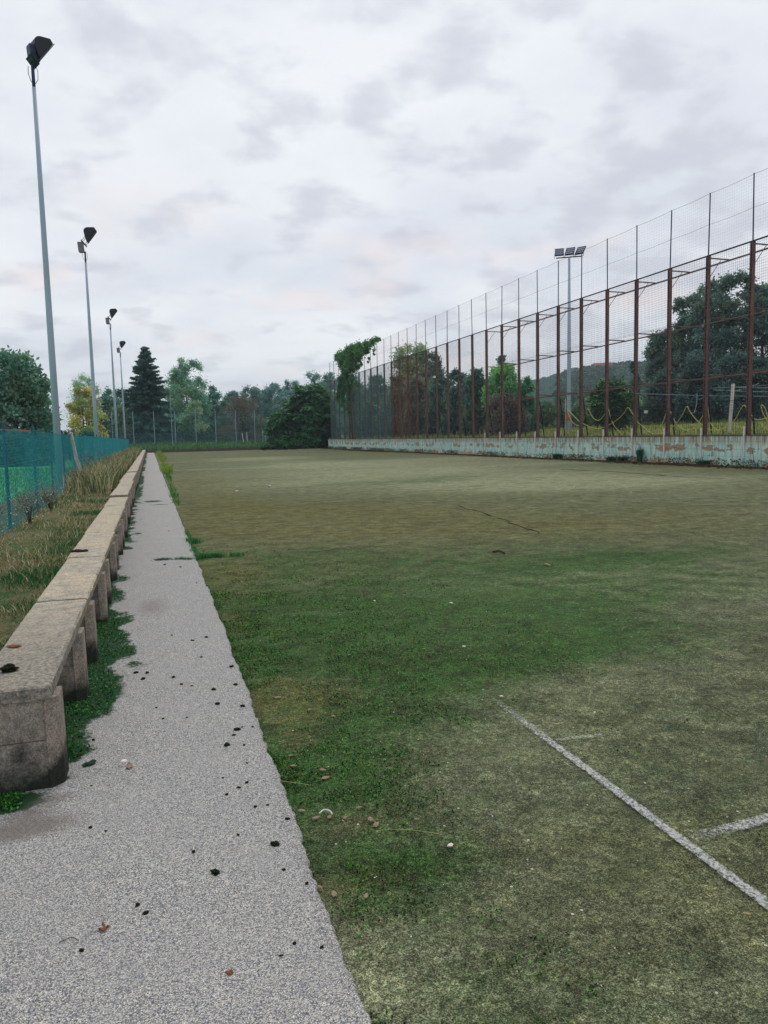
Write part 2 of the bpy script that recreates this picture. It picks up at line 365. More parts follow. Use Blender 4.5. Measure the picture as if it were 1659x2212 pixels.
M = dict(
    path=path_mat(), court=court_mat(), wall=wall_mat(), rust=rust_mat(),
    slab=conc_mat('weathered_concrete', S(194, 182, 162), S(142, 138, 128), False, 150), panel=conc_mat('stained_shaded_panel', S(158, 150, 140), S(112, 108, 104), True, 150), leg=conc_mat('damp_concrete', S(164, 152, 138), S(118, 112, 106), True, 150),  # panel: leg concrete toned darker, front-face shade put into the colour
    coping=conc_mat('old_coping', S(110, 100, 90), S(60, 56, 50), False, 60),
    leaf=leaf_mat('leaf'), grass=leaf_mat('grass_blade', .2, .75, .15), moss=leaf_mat('moss', .1, .95, .05),
    bark=simple('bark', S(84, 76, 66), .95, .1, .35, 12, bump=.5), pole=galv_mat('galvanised_steel', S(138, 154, 172), S(178, 192, 204)),
    blue=simple('blue_coated_steel', S(16, 84, 108), .55, .3, .25, 8), bluewire=simple('blue_coated_wire', S(46, 156, 166), .55, .3, .2, 8),
    navy=simple('dark_blue_paint', S(34, 52, 84), .5, .35, .3, 5), dark=simple('dark_painted_steel', S(30, 36, 44), .6, .3, .3, 5),
    net=simple('weathered_wire', S(64, 66, 78), .75, .2, .3, 5), netteal=simple('teal_coated_wire', S(84, 130, 136), .7, .2, .2, 4),
    netbrown=simple('rusty_wire', S(96, 72, 64), .85, .15, .3, 4), netup=simple('upper_net_cord', S(88, 92, 108), .8, .1, .2, 4),
    housing=simple('black_lamp_housing', S(16, 26, 38), .5, .4, .3, 6), glass=None,
    box=simple('ballast_box_paint', S(120, 112, 124), .7, .25, .3, 9), white=simple('white_paint', S(214, 208, 202), .8, .2, .12, 14),
    cable=simple('cable_rubber', S(60, 66, 76), .7, .2, .1), orange=simple('orange_box_paint', S(196, 120, 62), .8, .2, .2, 10),
    hose=simple('yellow_hose', S(206, 198, 116), .6, .3, .15, 6), lamppanel=simple('lamp_reflector', S(120, 132, 158), .35, .5, .2, 10),
    soil=grassy('soil', [(.3, S(60, 48, 36)), (.5, S(84, 70, 50)), (.7, S(60, 70, 40))], 6, .02, .8, 90),
    verge=grassy('verge_ground', [(.34, S(70, 88, 52)), (.46, S(134, 122, 90)), (.58, S(60, 104, 56)), (.7, S(158, 146, 110))], 5, .03),
    field=grassy('green_field', [(.3, S(50, 146, 88)), (.5, S(74, 178, 106)), (.7, S(126, 186, 122))], 4., .02, .5, 40),
    bank=grassy('bank_grass', [(.3, S(34, 84, 56)), (.5, S(56, 116, 68)), (.7, S(90, 120, 66))], 2.2, .05),
    rbank=grassy('dry_bank_grass', [(.3, S(96, 122, 64)), (.5, S(154, 164, 88)), (.7, S(172, 154, 100))], 2.2, .05),
    ground=grassy('open_ground', [(.3, S(50, 84, 50)), (.5, S(78, 104, 60)), (.7, S(108, 112, 70))], .4, .05, .4, 5),
    litter=simple('leaf_litter', S(74, 54, 42), .95, .05, .5, 25), wood=simple('dead_wood', S(74, 60, 50), .95, .05, .3, 20),
    rag=simple('grey_cloth', S(170, 170, 164), .95, .05, .35, 14), tarp=simple('teal_netting', S(28, 108, 108), .8, .1, .25, 8),
    clod=simple('moss_clod', S(30, 36, 26), .98, .03, .5, 60, bump=.6), brown=simple('brown_leaf', S(122, 78, 54), .9, .1, .35, 60),
    house=simple('pink_render', S(196, 158, 150), .9, .1, .1, 1), roof=simple('clay_roof', S(132, 84, 74), .9, .1, .2, 1), pane=simple('dark_pane', S(60, 62, 72), .4, .4, .1, 1),
    redroof=simple('red_roof', S(190, 92, 78), .8, .2, .2, 2), shed=simple('shed_wall', S(34, 42, 58), .9, .1, .3, 1),
)
def paint_mat():
    a = Mat('worn_line_paint', .9, .1); p = a.pos(); n1 = a.ramp(a.noise(p, 75, 5, .85), [(.38, 0.), (.62, 1.)]); n2 = a.noise(p, 9, 5, .7)
    a.color(a.mix(n1, S(136, 138, 136), S(196, 197, 192)))
    R_ = a.attr('Col', 0)
    v = a.math('ADD', a.math('ADD', a.math('MULTIPLY', n1, .8), a.math('MULTIPLY', n2, .5)), a.math('MULTIPLY', R_, .55))
    al = a.ramp(a.math('MULTIPLY', v, .5), [(.43, 0.), (.70, .85)]); a.put(a.b.inputs['Alpha'], al); return a.m
M['paint'] = paint_mat()

# ================================================================== structure: grounds
def grid(name, xs, ys, zf, mat, col=None, kind='structure', xoff=None, smooth=True):
    xs = np.asarray(xs, float); ys = np.asarray(ys, float)
    X, Y = np.meshgrid(xs, ys); 
    if xoff is not None: X = X+xoff(X, Y)
    Z = zf(X, Y)+0*X
    V = np.stack([X, Y, Z], -1).reshape(-1, 3); nx = len(xs); ny = len(ys)
    i = np.arange(nx-1)[None, :]+nx*np.arange(ny-1)[:, None]; i = i.ravel()
    F = np.stack([i, i+1, i+1+nx, i+nx], -1)
    c = col(X, Y).reshape(-1, 3) if col else None
    o = raw(name, V, F, mat, None, c, smooth); tag(o, kind=kind); return o
def blob(X, Y, cx, cy, rx, ry, s=1.): return s*np.exp(-(((X-cx)/rx)**2+((Y-cy)/ry)**2))
def vn(X, Y, s, seed=0):      # cheap smooth noise
    r = np.random.default_rng(seed); v = 0*X
    for k in range(6):
        a = r.uniform(0, 2*PI); f_ = s*(.6+1.3*r.random()); v = v+np.sin((X*math.cos(a)+Y*math.sin(a))*f_+r.uniform(0, 6))
    return v/6
# huge base ground
grid('ground', np.linspace(-1600, 1600, 9), np.linspace(-200, 2000, 9), lambda X, Y: -.35+0*X, M['ground'])
# court
cx = np.concatenate([np.arange(-.8, 4, .05), np.arange(4, 10, .12), np.arange(10, 21.8, .3), [21.8]])
cy = np.concatenate([np.arange(-1, 9, .06), np.arange(9, 22, .16), np.arange(22, 102.1, .6)])
def P0(x, y): q = hit(x, y, 2, 0.0); return q[0], q[1]
def court_col(X, Y):
    R_ = 0*X+.12; G_ = 0*X+.12; B_ = 0*X+.1
    xe = .445+offv(Y)
    d = X-xe
    R_ += .55*np.exp(-np.maximum(d-.22, 0)**2/.16)*np.exp(-np.maximum(Y-6.2, 0)**2/14)*(d > -.3)*(1-.75*np.exp(-(Y-1.95)**2/.10))
    for (px, py, rx, ry, s) in [(820, 1330, 1.3, 1.6, .34), (1150, 1380, .9, .55, .75), (1010, 1290, 1.2, .8, .3), (1380, 1200, 2.2, .75, .75), (1560, 1245, 2.5, .7, .45), (620, 1350, .8, 1.4, .34),
                                (950, 1470, .9, .7, .22), (1450, 1390, 1.2, .5, .1), (880, 1870, .25, .12, .5), (760, 1640, .3, .5, .25), (560, 1330, .5, 1.5, .2), (900, 1240, 1.6, 2.2, .32), (860, 1440, .8, .7, .30), (880, 1560, .5, .4, .22), (1000, 1350, 1.2, 1.0, .22), (560, 1215, 1.6, 2.6, .34), (800, 1185, 2.6, 2.8, .26), (1150, 1150, 2.6, 2.2, .2), (1250, 1330, 1.3, .7, .25)]:
        a, b = P0(px, py); R_ += blob(X, Y, a, b, rx, ry, s)
    for (px, py, rx, ry, s) in [(1150, 1250, 1.7, .9, .85), (950, 1375, .9, .5, .28), (780, 2080, .2, .22, .6), (850, 2190, .3, .2, .35), (700, 2010, .12, .12, .5), (1330, 1040, 4.5, 3.5, .5), (760, 1020, 6, 6, .45),
                                (1060, 1600, .7, .35, .3), (1620, 1240, 1.5, .6, .3), (1450, 1290, 1.2, .4, .3), (1300, 1470, .8, .3, .3), (1000, 1000, 8, 5, .5), (1150, 1025, 4, 3, .5), (640, 1000, 4, 8, .4)]:
        a, b = P0(px, py); G_ += blob(X, Y, a, b, rx, ry, s)
    for (px, py, rx, ry, s) in [(500, 1120, 2.2, 4.5, .7), (700, 1110, 2.6, 4, .5), (900, 1105, 2.8, 3, .35), (430, 1040, 1.6, 10, .8), (1000, 1060, 3, 3, .4), (590, 1500, .22, .45, 1.3), (690, 1490, .3, .3, .7), (480, 1240, .4, 1.2, .9), (500, 1340, .12, .6, .9), (720, 1900, .15, .1, .7), (650, 1590, .1, .15, .7), (760, 1230, 1.5, 1.3, .35), (1350, 1110, 5, 3, .35),
                                (840, 1880, .12, .08, .5), (790, 1760, .2, .1, .5), (600, 985, 10, 9, .35), (900, 975, 8, 3, .5), (1500, 1010, 6, 1.5, .5), (1250, 1130, 3, 2, .3), (1550, 1900, .5, .4, .3)]:
        a, b = P0(px, py); B_ += blob(X, Y, a, b, rx, ry, s)
    for (px, py, rx, ry, s) in [(560, 990, 3.5, 5, .8), (700, 1003, 4, 4, .7), (860, 1018, 4, 2.5, .8), (1050, 1040, 4, 2.2, .9), (1240, 1045, 4, 1.6, .8), (980, 990, 6, 3, .6), (760, 1035, 2.5, 2, .5), (600, 1045, 2, 2.5, .35)]:
        a, b = P0(px, py); G_ += blob(X, Y, a, b, rx, ry, s)
    for (px, py, rx, ry, s) in [(700, 990, 5, 2, .5), (900, 1040, 3, 1.2, .45), (560, 1005, 2, 4, .4), (950, 1030, 5, 1.5, .35), (1250, 1160, 2, 1.0, .3)]:
        a, b = P0(px, py); R_ += blob(X, Y, a, b, rx, ry, s)
    n = vn(X, Y, 1.4, 3)*.15+vn(X, Y, .35, 8)*.22; far = 1/(1+np.exp(-(Y-9)/2))
    G_ += np.clip(vn(X*.5, Y*2.2, .5, 21)-.1, 0, 1)*.55*far; B_ += np.clip(vn(X*.6, Y*1.8, .5, 33)-.1, 0, 1)*.6*far
    B_ += .35*(Y > 90)+.25*np.exp(-(21.4-X)**2/6); 
    R_ = R_+n*.7-.03*far
    return np.clip(np.stack([R_, G_+n*.3, B_-n*.4], -1), 0, 1)
grid('court', cx, cy, lambda X, Y: -.028+.006*vn(X, Y, 6, 5)*np.exp(-Y/12), M['court'], court_col, xoff=lambda X, Y: offv(Y)*(X < 4)*np.clip((4-X)/4, 0, 1))
# path: slab with a ragged right edge and a real drop to the court
py_ = np.concatenate([np.arange(-1, 8, .014), np.arange(8, 25, .06), np.arange(25, 100.4, .5)])
_jr = np.random.default_rng(3)
def jag(y, s): return .003*np.sin(y*37+s)+.006*np.sin(y*4.3+s)+.004*np.sin(y*11.3+2*s)+_jr.normal(0, .0035, len(y))
ux = np.concatenate([np.linspace(0, 1, 40)])
xl = np.where(py_ < 3.3, -2.6, np.where(py_ < 3.45, -2.6+(py_-3.3)/.15*1.7, -.9))+offv(py_)
xr = .445+offv(py_)+jag(py_, 1.)
X = xl[:, None]+(xr-xl)[:, None]*ux[None, :]; Y = np.repeat(py_[:, None], len(ux), 1)
Z = 0*X+.003*vn(X, Y, 5, 2)
Xe = np.concatenate([X, (xr+.006)[:, None], (xr+.010)[:, None]], 1); Ye = np.concatenate([Y, Y[:, :2]], 1)
Ze = np.concatenate([Z, Z[:, -1:]-.010, 0*Z[:, -1:]-.06], 1)
def path_col(X, Y):
    xf = -.467+offv(Y)
    d = X-xf
    n = vn(X, Y, 9, 4)*.10+vn(X, Y, 22, 6)*.06
    wdt = .09+.16*np.exp(-((Y-5.6)/1.25)**2)+.05*np.exp(-((Y-4.3)/.5)**2)-.06*np.exp(-((Y-3.5)/.45)**2)
    R_ = (.82+.35*vn(X, Y, 6, 71))/(1+np.exp((d-wdt*.92-n*1.4)/.045))*(Y > 3.5)*(1-.45*((Y > 9)&(Y < 11)))
    for (px, py, rx, ry, s) in [(330, 1083, .28, .35, .9), (345, 1090, .35, .15, .7), (30, 1735, .13, .10, 1.2), (100, 1770, .03, .02, .0), (370, 1208, .25, .08, .5)]:
        a, b = P0(px, py); R_ += blob(X, Y, a, b, rx, ry, s)
    R_ += .55*np.exp(-(d-.05)**2/.02)*(Y > 20)*(vn(X, Y, .5, 9) > 0)
    G_ = 0*X
    for (px, py, rx, ry, s) in [(330, 1310, .18, .5, .7), (250, 1480, .2, .25, .35), (160, 1600, .12, .12, .5), (70, 1780, .2, .09, .9), (0, 1810, .25, .08, .6), (115, 1725, .08, .05, 1.1), (20, 1930, .4, .25, .35), (60, 1755, .08, .05, .8)]:
        a, b = P0(px, py); G_ += blob(X, Y, a, b, rx, ry, s)
    return np.clip(np.stack([R_, G_, 0*X], -1), 0, 1)
V = np.stack([Xe, Ye, Ze], -1).reshape(-1, 3); nx = Xe.shape[1]; ny = len(py_)
i = (np.arange(nx-1)[None, :]+nx*np.arange(ny-1)[:, None]).ravel()
o = raw('path', V, np.stack([i, i+1, i+1+nx, i+nx], -1), M['path'], None, path_col(Xe, Ye).reshape(-1, 3)); tag(o, kind='structure')
# verge between the benches and the blue fence
def vz(X, Y): return .015+.03*vn(X, Y, 2.2, 12)+.05*np.clip((-.9-X)/1.2, 0, 1)
grid('verge', np.arange(-3.6, -.74, .1), np.concatenate([np.arange(3.3, 20, .15), np.arange(20, 101, .8)]), vz, M['verge'], xoff=lambda X, Y: offv(Y))
grid('green_field', np.concatenate([[-900, -300, -120, -60], np.arange(-40, -2.4, 2.0), [-2.5]]), np.concatenate([np.arange(0, 110, 3.), [130, 200]]), lambda X, Y: -.02+0*X, M['field'], xoff=lambda X, Y: offv(Y)*(X > -30))
# far bank behind a low dark kerb
grid('far_bank', np.concatenate([[-300, -100, -40], np.arange(-12, 24, .6), [26]]), [101.2, 101.25, 102, 104, 107, 111, 118, 130, 200, 400], lambda X, Y: np.interp(Y, [101.2, 102, 107, 111, 400], [.30, .40, .85, .95, 1.2])+.06*vn(X, Y, 1.3, 7), M['bank'])
def rz(X, Y): return np.interp(X, [22, 24, 32, 55, 120, 400, 900], [1.14, 1.2, 1.75, 2.15, 2.2, 6, 8])+.05*vn(X, Y, .8, 15)
grid('raised_ground', np.concatenate([np.arange(21.95, 40, .8), np.arange(40, 130, 6), [200, 400, 900]]), np.concatenate([[-40, 0], np.arange(10, 110, 2.), [130, 200, 500, 1500]]), rz, M['rbank'])
# low dark kerb wall at the far end
k = MB().box(-2.9, 13.5, 101.05, 101.24, -.3, .34); tag(k.build('kerb_wall', M['coping'], None, .02), 'low dark kerb wall across the far end of the court, in front of the grass bank', 'wall')
# hill
az = np.linspace(math.radians(15), math.radians(66), 260); rr = np.concatenate([np.linspace(180, 420, 30), np.linspace(425, 640, 90)])
A, Rr = np.meshgrid(az, rr)
def ridge(a):
    pts = [(1000, 905), (1060, 875), (1110, 848), (1160, 826), (1200, 815), (1290, 800), (1350, 795), (1420, 782), (1520, 778), (1659, 790)]
    aa = []; hh = []
    for x, y in pts:
        d = ray(x, y); aa.append(math.atan2(d[0], d[1])); hh.append(d[2]/math.hypot(d[0], d[1])*600)
    return np.interp(a, aa, hh, left=hh[0]-10, right=hh[-1])
Hh = ridge(A)*np.clip((Rr-185)/415, 0, 1)**1.15
bumpy = rng.random(A.shape)*4.0*np.clip((Rr-180)/60, 0, 1)
Z = np.where(Rr > 605, Hh-(Rr-605)*.3, Hh)+bumpy+1.0
V = np.stack([np.sin(A)*Rr, np.cos(A)*Rr, Z], -1).reshape(-1, 3); nx = len(az); ny = len(rr)
i = (np.arange(nx-1)[None, :]+nx*np.arange(ny-1)[:, None]).ravel()
hc = np.array([.042, .092, .075])*(1+.4*rng.random(len(V)))[:, None]
tag(raw('hill', V, np.stack([i, i+1, i+1+nx, i+nx], -1), M['moss'], None, hc), kind='structure')

# ================================================================== foliage generators
def frame(d):
    d = d/np.linalg.norm(d, axis=1, keepdims=True)
    r = rng.normal(size=d.shape); u = np.cross(d, r); u /= np.linalg.norm(u, axis=1, keepdims=True)+1e-9
    return d, u
def leaf_cards(P, D, ln, wd, col, droop=0.):
    """rhombus leaves: base P, direction D"""
    D, U = frame(D); n = len(P); ln = np.broadcast_to(ln, n)[:, None]; wd = np.broadcast_to(wd, n)[:, None]
    a = P; b = P+D*ln*.45+U*wd*.5; c = P+D*ln; c = c-np.array([0, 0, 1.])*droop*ln; d = P+D*ln*.45-U*wd*.5
    V = np.stack([a, b, c, d], 1).reshape(-1, 3); F = np.arange(4*n).reshape(-1, 4)
    return V, F, np.repeat(col, 4, 0)
def crown_mesh(name, parent, clumps, n0, base, size, var=.3, flat=.7, mat=None, core=True, elong=1.7, down=.0):
    """clumps: (k,4) centre+radius in local coordinates"""
    n = int(n0*1.35); k = len(clumps); wts = clumps[:, 3]**2; idx = rng.choice(k, n, p=wts/wts.sum())
    dirs = rng.normal(size=(n, 3)); dirs /= np.linalg.norm(dirs, axis=1, keepdims=True)
    rad = clumps[idx, 3]*np.minimum(np.abs(rng.normal(0, .66, n))+.12, 1.9)
    P = clumps[idx, :3]+dirs*rad[:, None]*np.array([1, 1, flat])
    n = int(n); tone = 3.2*(1+var*rng.uniform(-1, 1, k))[idx]*(1+.35*rng.uniform(-1, 1, n))
    hue = rng.uniform(-.12, .12, k)[idx]
    c = np.array(base)[None, :]*tone[:, None]; c[:, 0] *= 1+hue*1.6; c[:, 2] *= 1-hue
    D = dirs*.8+rng.normal(size=(n, 3))*.6; D[:, 2] += .15-down
    s = size*rng.uniform(.6, 1.35, n)
    V, F, C = leaf_cards(P, D, s, s/elong, np.clip(c, 0, 1))
    return raw(name, V, F, mat or M['leaf'], parent, C)
def limbs(parent, h, base_r, clumps, z0=0., trunks=1, lean=0.):
    mb = MB()
    for t in range(trunks):
        ox, oy = (0, 0) if trunks == 1 else (rng.uniform(-.5, .5), rng.uniform(-.5, .5))
        top = h*.70
        pts = [(ox+lean*q*q+.04*h*math.sin(q*5+t)*.3, oy+.03*h*math.sin(q*4+2*t)*.3, -.3+q*(top+.3)) for q in np.linspace(0, 1, 7)]
        mb.tube(pts, [base_r*(1-.85*q)+.01 for q in np.linspace(0, 1, 7)], 7)
        low_ = np.nonzero(clumps[:, 2] < .72*h)[0]; sel = rng.choice(low_, min(len(low_), 12), replace=False) if len(low_) else []
        for s_ in sel:
            c = clumps[s_]; zb = max(.15*h, min(c[2]-.25*math.hypot(c[0], c[1])-.3, top*.95)); q = zb/top
            b0 = (ox+lean*q*q, oy, zb)
            midp = ((b0[0]*.45+c[0]*.55), (b0[1]*.45+c[1]*.55), zb*.55+c[2]*.45)
            mb.tube([b0, midp, tuple(c[:3])], [base_r*.42*(1-.7*q)+.012, base_r*.25*(1-.6*q)+.01, .012], 5)
    return mb.build('trunk', M['bark'], parent, smooth=True)
def envelope(n, h, r, kind, z_lo=.12):
    out = []; n = int(n*1.25)
    while len(out) < n:
        z = rng.uniform(z_lo, 1.)
        full = 1.0
        if kind == 'round': w_ = math.sqrt(max(0, 1-((z-.52)/.52)**2))
        elif kind == 'full': w_ = min(1, .72+z*.8)*math.sqrt(max(0, 1-(max(0, z-.38)/.66)**2.8))
        elif kind == 'poplar': w_ = .35+.65*math.sin(min(1, (z+.12)/1.0)*PI)**.7 if z < .93 else .3
        elif kind == 'bush': w_ = math.sqrt(max(0, 1-(z/1.02)**2.4))
        elif kind == 'column': w_ = .9*math.sin(PI*min(1, z*.9+.12))**.6
        else: w_ = 1-z
        a = rng.uniform(0, 2*PI); q = rng.uniform(.3, 1)**.5*.82
        rc = r*rng.uniform(.24, .40)*(.8 if z > .85 else 1)
        if kind == 'full': rc *= .86
        if rng.random() < .25: q = rng.uniform(.8, 1.02); rc *= .7
        out.append((math.cos(a)*r*w_*q, math.sin(a)*r*w_*q, z*h-rc*.4, rc))
    return np.array(out)
def tree(name, label, cat, px, hw, top, Y, z0, col, kind='round', n=9000, size=.28, clumps=34, z_lo=.12, group=None, trunk=.16, trunks=1, flat=.8, var=.3, elong=1.7, fix_r=None, down=0.):
    c = hit(px, top, 1, Y); l_ = hit(px-hw, top, 1, Y); r_ = hit(px+hw, top, 1, Y)
    rad = fix_r or abs(r_[0]-l_[0])/2*.93; h = c[2]-z0
    root = tag(empty(name, (c[0], Y, z0), rng.uniform(0, 6)), label, cat, group)
    cl = envelope(clumps, h, rad, kind, z_lo)
    crown_mesh('crown', root, cl, n, col, size, var, flat, elong=elong, down=down)
    if trunk: limbs(root, h, trunk, cl, trunks=trunks)
    return root
def fronds(P, D, ln, nl, col, leaf=.16):
    """compound leaves: a rachis from P along D, drooping, with nl pairs of leaflets"""
    D = D/np.linalg.norm(D, axis=1, keepdims=True); n = len(P); side = np.cross(D, np.array([0, 0, 1.])); side /= np.linalg.norm(side, axis=1, keepdims=True)+1e-9
    Ps = []; Ds = []; Cs = []
    for k_ in range(nl):
        t = (k_+.6)/nl; base = P+D*(ln*t)[:, None]-np.array([0, 0, 1.])*(ln*.45*t*t)[:, None]
        for s_ in (-1, 1):
            d = side*s_+D*.45-np.array([0, 0, .25]); Ps.append(base); Ds.append(d); Cs.append(col*1.7*(1+.15*rng.uniform(-1, 1, (n, 1))))
    Ps = np.concatenate(Ps); Ds = np.concatenate(Ds); Cs = np.concatenate(Cs)
    D2 = Ds/np.linalg.norm(Ds, axis=1, keepdims=True); U = np.cross(D2, np.array([0, 0, 1.])); U /= np.linalg.norm(U, axis=1, keepdims=True)+1e-9
    L_ = leaf*rng.uniform(.8, 1.25, len(Ps))[:, None]; W_ = L_*.42
    V = np.stack([Ps, Ps+D2*L_*.4+U*W_*.5, Ps+D2*L_-np.array([0, 0, .3])*L_, Ps+D2*L_*.4-U*W_*.5], 1).reshape(-1, 3)
    return V, np.arange(len(V)).reshape(-1, 4), np.repeat(Cs, 4, 0)
def frond_tree(name, label, cat, px, hw, top, Y, z0, col, nodes=90, per=9, ln=.9, leaf=.3, kind='round', nl=7, group=None, trunks=3, z_lo=.1, fill=3000):
    c = hit(px, top, 1, Y); l_ = hit(px-hw, top, 1, Y); r_ = hit(px+hw, top, 1, Y); rad = abs(r_[0]-l_[0])/2*.9; h = c[2]-z0
    root = tag(empty(name, (c[0], Y, z0), 0), label, cat, group)
    cl = envelope(nodes, h, rad, kind, z_lo); nodes = len(cl)
    out = cl[:, :3]*np.array([1/rad, 1/rad, 0]); out[:, 2] = .35
    P = np.repeat(cl[:, :3], per, 0); a = rng.uniform(0, 2*PI, len(P)); D = np.stack([np.cos(a), np.sin(a), rng.uniform(-.3, 1.5, len(P))], -1)+np.repeat(out, per, 0)*.6
    tone = np.repeat(1+.35*rng.uniform(-1, 1, nodes), per)
    V, F, C = fronds(P, D, ln*rng.uniform(.7, 1.2, len(P)), nl, np.array(col)[None, :]*tone[:, None], leaf)
    if fill:
        dirs = rng.normal(size=(fill, 3)); ii = rng.choice(nodes, fill); P2 = cl[ii, :3]*np.array([.8, .8, .93])+dirs*.35*ln
        V2, F2, C2 = leaf_cards(P2, dirs+np.array([0, 0, -.2]), leaf*1.2, leaf*.6, np.array(col)[None, :]*rng.uniform(.5, .9, (fill, 1)))
        F = np.concatenate([F, F2+len(V)]); V = np.concatenate([V, V2]); C = np.concatenate([C, C2])
    raw('crown', V, F, M['leaf'], root, C); limbs(root, h, .09, cl, trunks=trunks); return root
def spruce(name, label, px, hw, top, Y, z0, col):
    c = hit(px, top, 1, Y); l_ = hit(px-hw, top, 1, Y); r_ = hit(px+hw, top, 1, Y); rad = abs(r_[0]-l_[0])/2*1.42; h = c[2]-z0
    root = tag(empty(name, (c[0], Y, z0), 0), label, 'tree'); P = []; D = []; C = []; mb = MB()
    mb.tube([(0, 0, -.3), (0, 0, h*.5), (0, 0, h*.99)], [.22, .13, .02], 7)
    z = .8
    while z < h*.985:
        q = z/h; nb = int(9*(1-q)+4); L0 = rad*(1-q)**.8*1.02+.1
        for b in range(nb):
            a = rng.uniform(0, 2*PI); Ln = L0*rng.uniform(.5, 1.22); zz = z+rng.uniform(-.15, .15)
            m_ = max(5, int(Ln*22)); t = np.linspace(.06, 1, m_); up = .25*(q)-.05
            bx = np.cos(a)*Ln*t; by = np.sin(a)*Ln*t; bz = zz+Ln*(up*t-.38*t*t*(1-q)+.14*t**3)
            pts = np.stack([bx, by, bz], -1)
            mb.tube([(0, 0, zz), tuple(pts[m_//2]), tuple(pts[-1])], [.03, .02, .006], 4)
            for s_ in range(4):
                spread = rng.normal(size=(m_, 3))*np.array([.16, .16, .10])*(1.25-t[:, None])*min(1.3, Ln*.45+.2)
                P.append(pts+spread); dd = np.stack([np.cos(a+rng.normal(0, .7, m_)), np.sin(a+rng.normal(0, .7, m_)), rng.uniform(-.7, .1, m_)], -1); D.append(dd)
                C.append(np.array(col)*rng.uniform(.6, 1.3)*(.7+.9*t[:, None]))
        z += .30*(1-.35*q)
    P = np.concatenate(P); D = np.concatenate(D); C = np.concatenate(C)
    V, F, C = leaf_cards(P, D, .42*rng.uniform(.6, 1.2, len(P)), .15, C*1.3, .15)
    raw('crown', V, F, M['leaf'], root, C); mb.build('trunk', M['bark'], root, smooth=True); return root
def twig_tree(name, label, px, hw, top, Y, z0, col, n=5000):
    c = hit(px, top, 1, Y); l_ = hit(px-hw, top, 1, Y); r_ = hit(px+hw, top, 1, Y); rad = abs(r_[0]-l_[0])/2; h = c[2]-z0
    root = tag(empty(name, (c[0], Y, z0), 0), label, 'tree'); cl = envelope(60, h, rad, 'bush', .15)
    ii = rng.choice(len(cl), n); dirs = rng.normal(size=(n, 3)); P = cl[ii, :3]+dirs*.28
    D = cl[ii, :3]*np.array([1, 1, .6])/rad+rng.normal(size=(n, 3))*.6
    V, F, C = leaf_cards(P, D, .9*rng.uniform(.5, 1.2, n), .035, np.array(col)*rng.uniform(.7, 1.3, (n, 1)), .1)
    m2 = n//2; dirs = rng.normal(size=(m2, 3)); P2 = cl[rng.choice(len(cl), m2), :3]+dirs*.3
    V2, F2, C2 = leaf_cards(P2, dirs, .14, .07, np.array([.09, .10, .07])*rng.uniform(.6, 1.3, (m2, 1)))
    raw('crown', np.concatenate([V, V2]), np.concatenate([F, F2+len(V)]), M['leaf'], root, np.concatenate([C, C2])); limbs(root, h, .12, cl, trunks=4); return root
# ---------------- left and far trees
G1 = (.030, .072, .050); TEAL = (.030, .070, .062)
tree('broadleaf_tree', 'large dark green broadleaf tree beyond the green field, cut by the left edge', 'tree', 20, 92, 762, 66, 0, (.040, .085, .066), kind='full', n=34000, size=.30, clumps=90, z_lo=.0, trunk=.3, flat=.75)
tree('broadleaf_tree', 'smaller bright green tree at the right foot of the large dark tree', 'tree', 86, 30, 848, 72, 0, (.045, .12, .06), kind='bush', n=7000, size=.28, clumps=26, z_lo=.0, trunk=.12)
tree('willow_tree', 'yellow-green autumn tree between the nearest two floodlight poles', 'tree', 182, 47, 838, 88, 0, (.15, .14, .055), kind='full', n=13000, size=.2, clumps=36, z_lo=.08, trunk=.2, trunks=3, flat=.9, var=.4)
tree('willow_tree', 'pale grey-green wispy tree rising behind the yellow-green tree', 'tree', 180, 38, 812, 112, 0, (.13, .19, .17), n=6500, size=.2, clumps=26, z_lo=.3, trunk=.2, flat=.9)
tree('broadleaf_tree', 'dark tree behind the second and third floodlight poles', 'tree', 246, 40, 836, 128, .5, (.032, .078, .066), kind='full', n=12000, size=.34, clumps=40, z_lo=.0)
tree('broadleaf_tree', 'low dark tree filling the gap left of the spruce foot', 'tree', 262, 34, 880, 116, .7, (.05, .08, .055), n=6500, size=.3, clumps=24, z_lo=.03, kind='bush')
spruce('spruce_tree', 'tall dark spruce with drooping branches at the far left corner of the court', 314, 50, 745, 117, .9, (.032, .084, .076))
tree('poplar_tree', 'tall pale green poplar with a broad rounded top, right of the spruce', 'tree', 400, 52, 776, 137, .9, (.062, .120, .090), kind='full', n=26000, size=.3, clumps=80, z_lo=.0, trunk=.3)
tree('broadleaf_tree', 'small sparse tree with pale thin stems in front of the poplar', 'tree', 415, 34, 865, 121, .9, (.075, .12, .085), n=5000, size=.25, clumps=22, z_lo=.3, trunks=4, trunk=.08)
tree('broadleaf_tree', 'dark blue-green tree just right of the poplar', 'tree', 468, 34, 834, 142, .9, TEAL, n=12000, size=.32, clumps=40, z_lo=.0, kind='full')
tree('broadleaf_tree', 'blue-grey tree behind the leafless bush at the far end', 'tree', 540, 38, 838, 156, .9, (.055, .095, .098), n=12000, kind='full', size=.32, clumps=42, z_lo=.0)
twig_tree('bare_tree', 'grey-brown leafless bushy tree behind the far fence posts', 520, 58, 858, 114, .85, (.15, .12, .115))
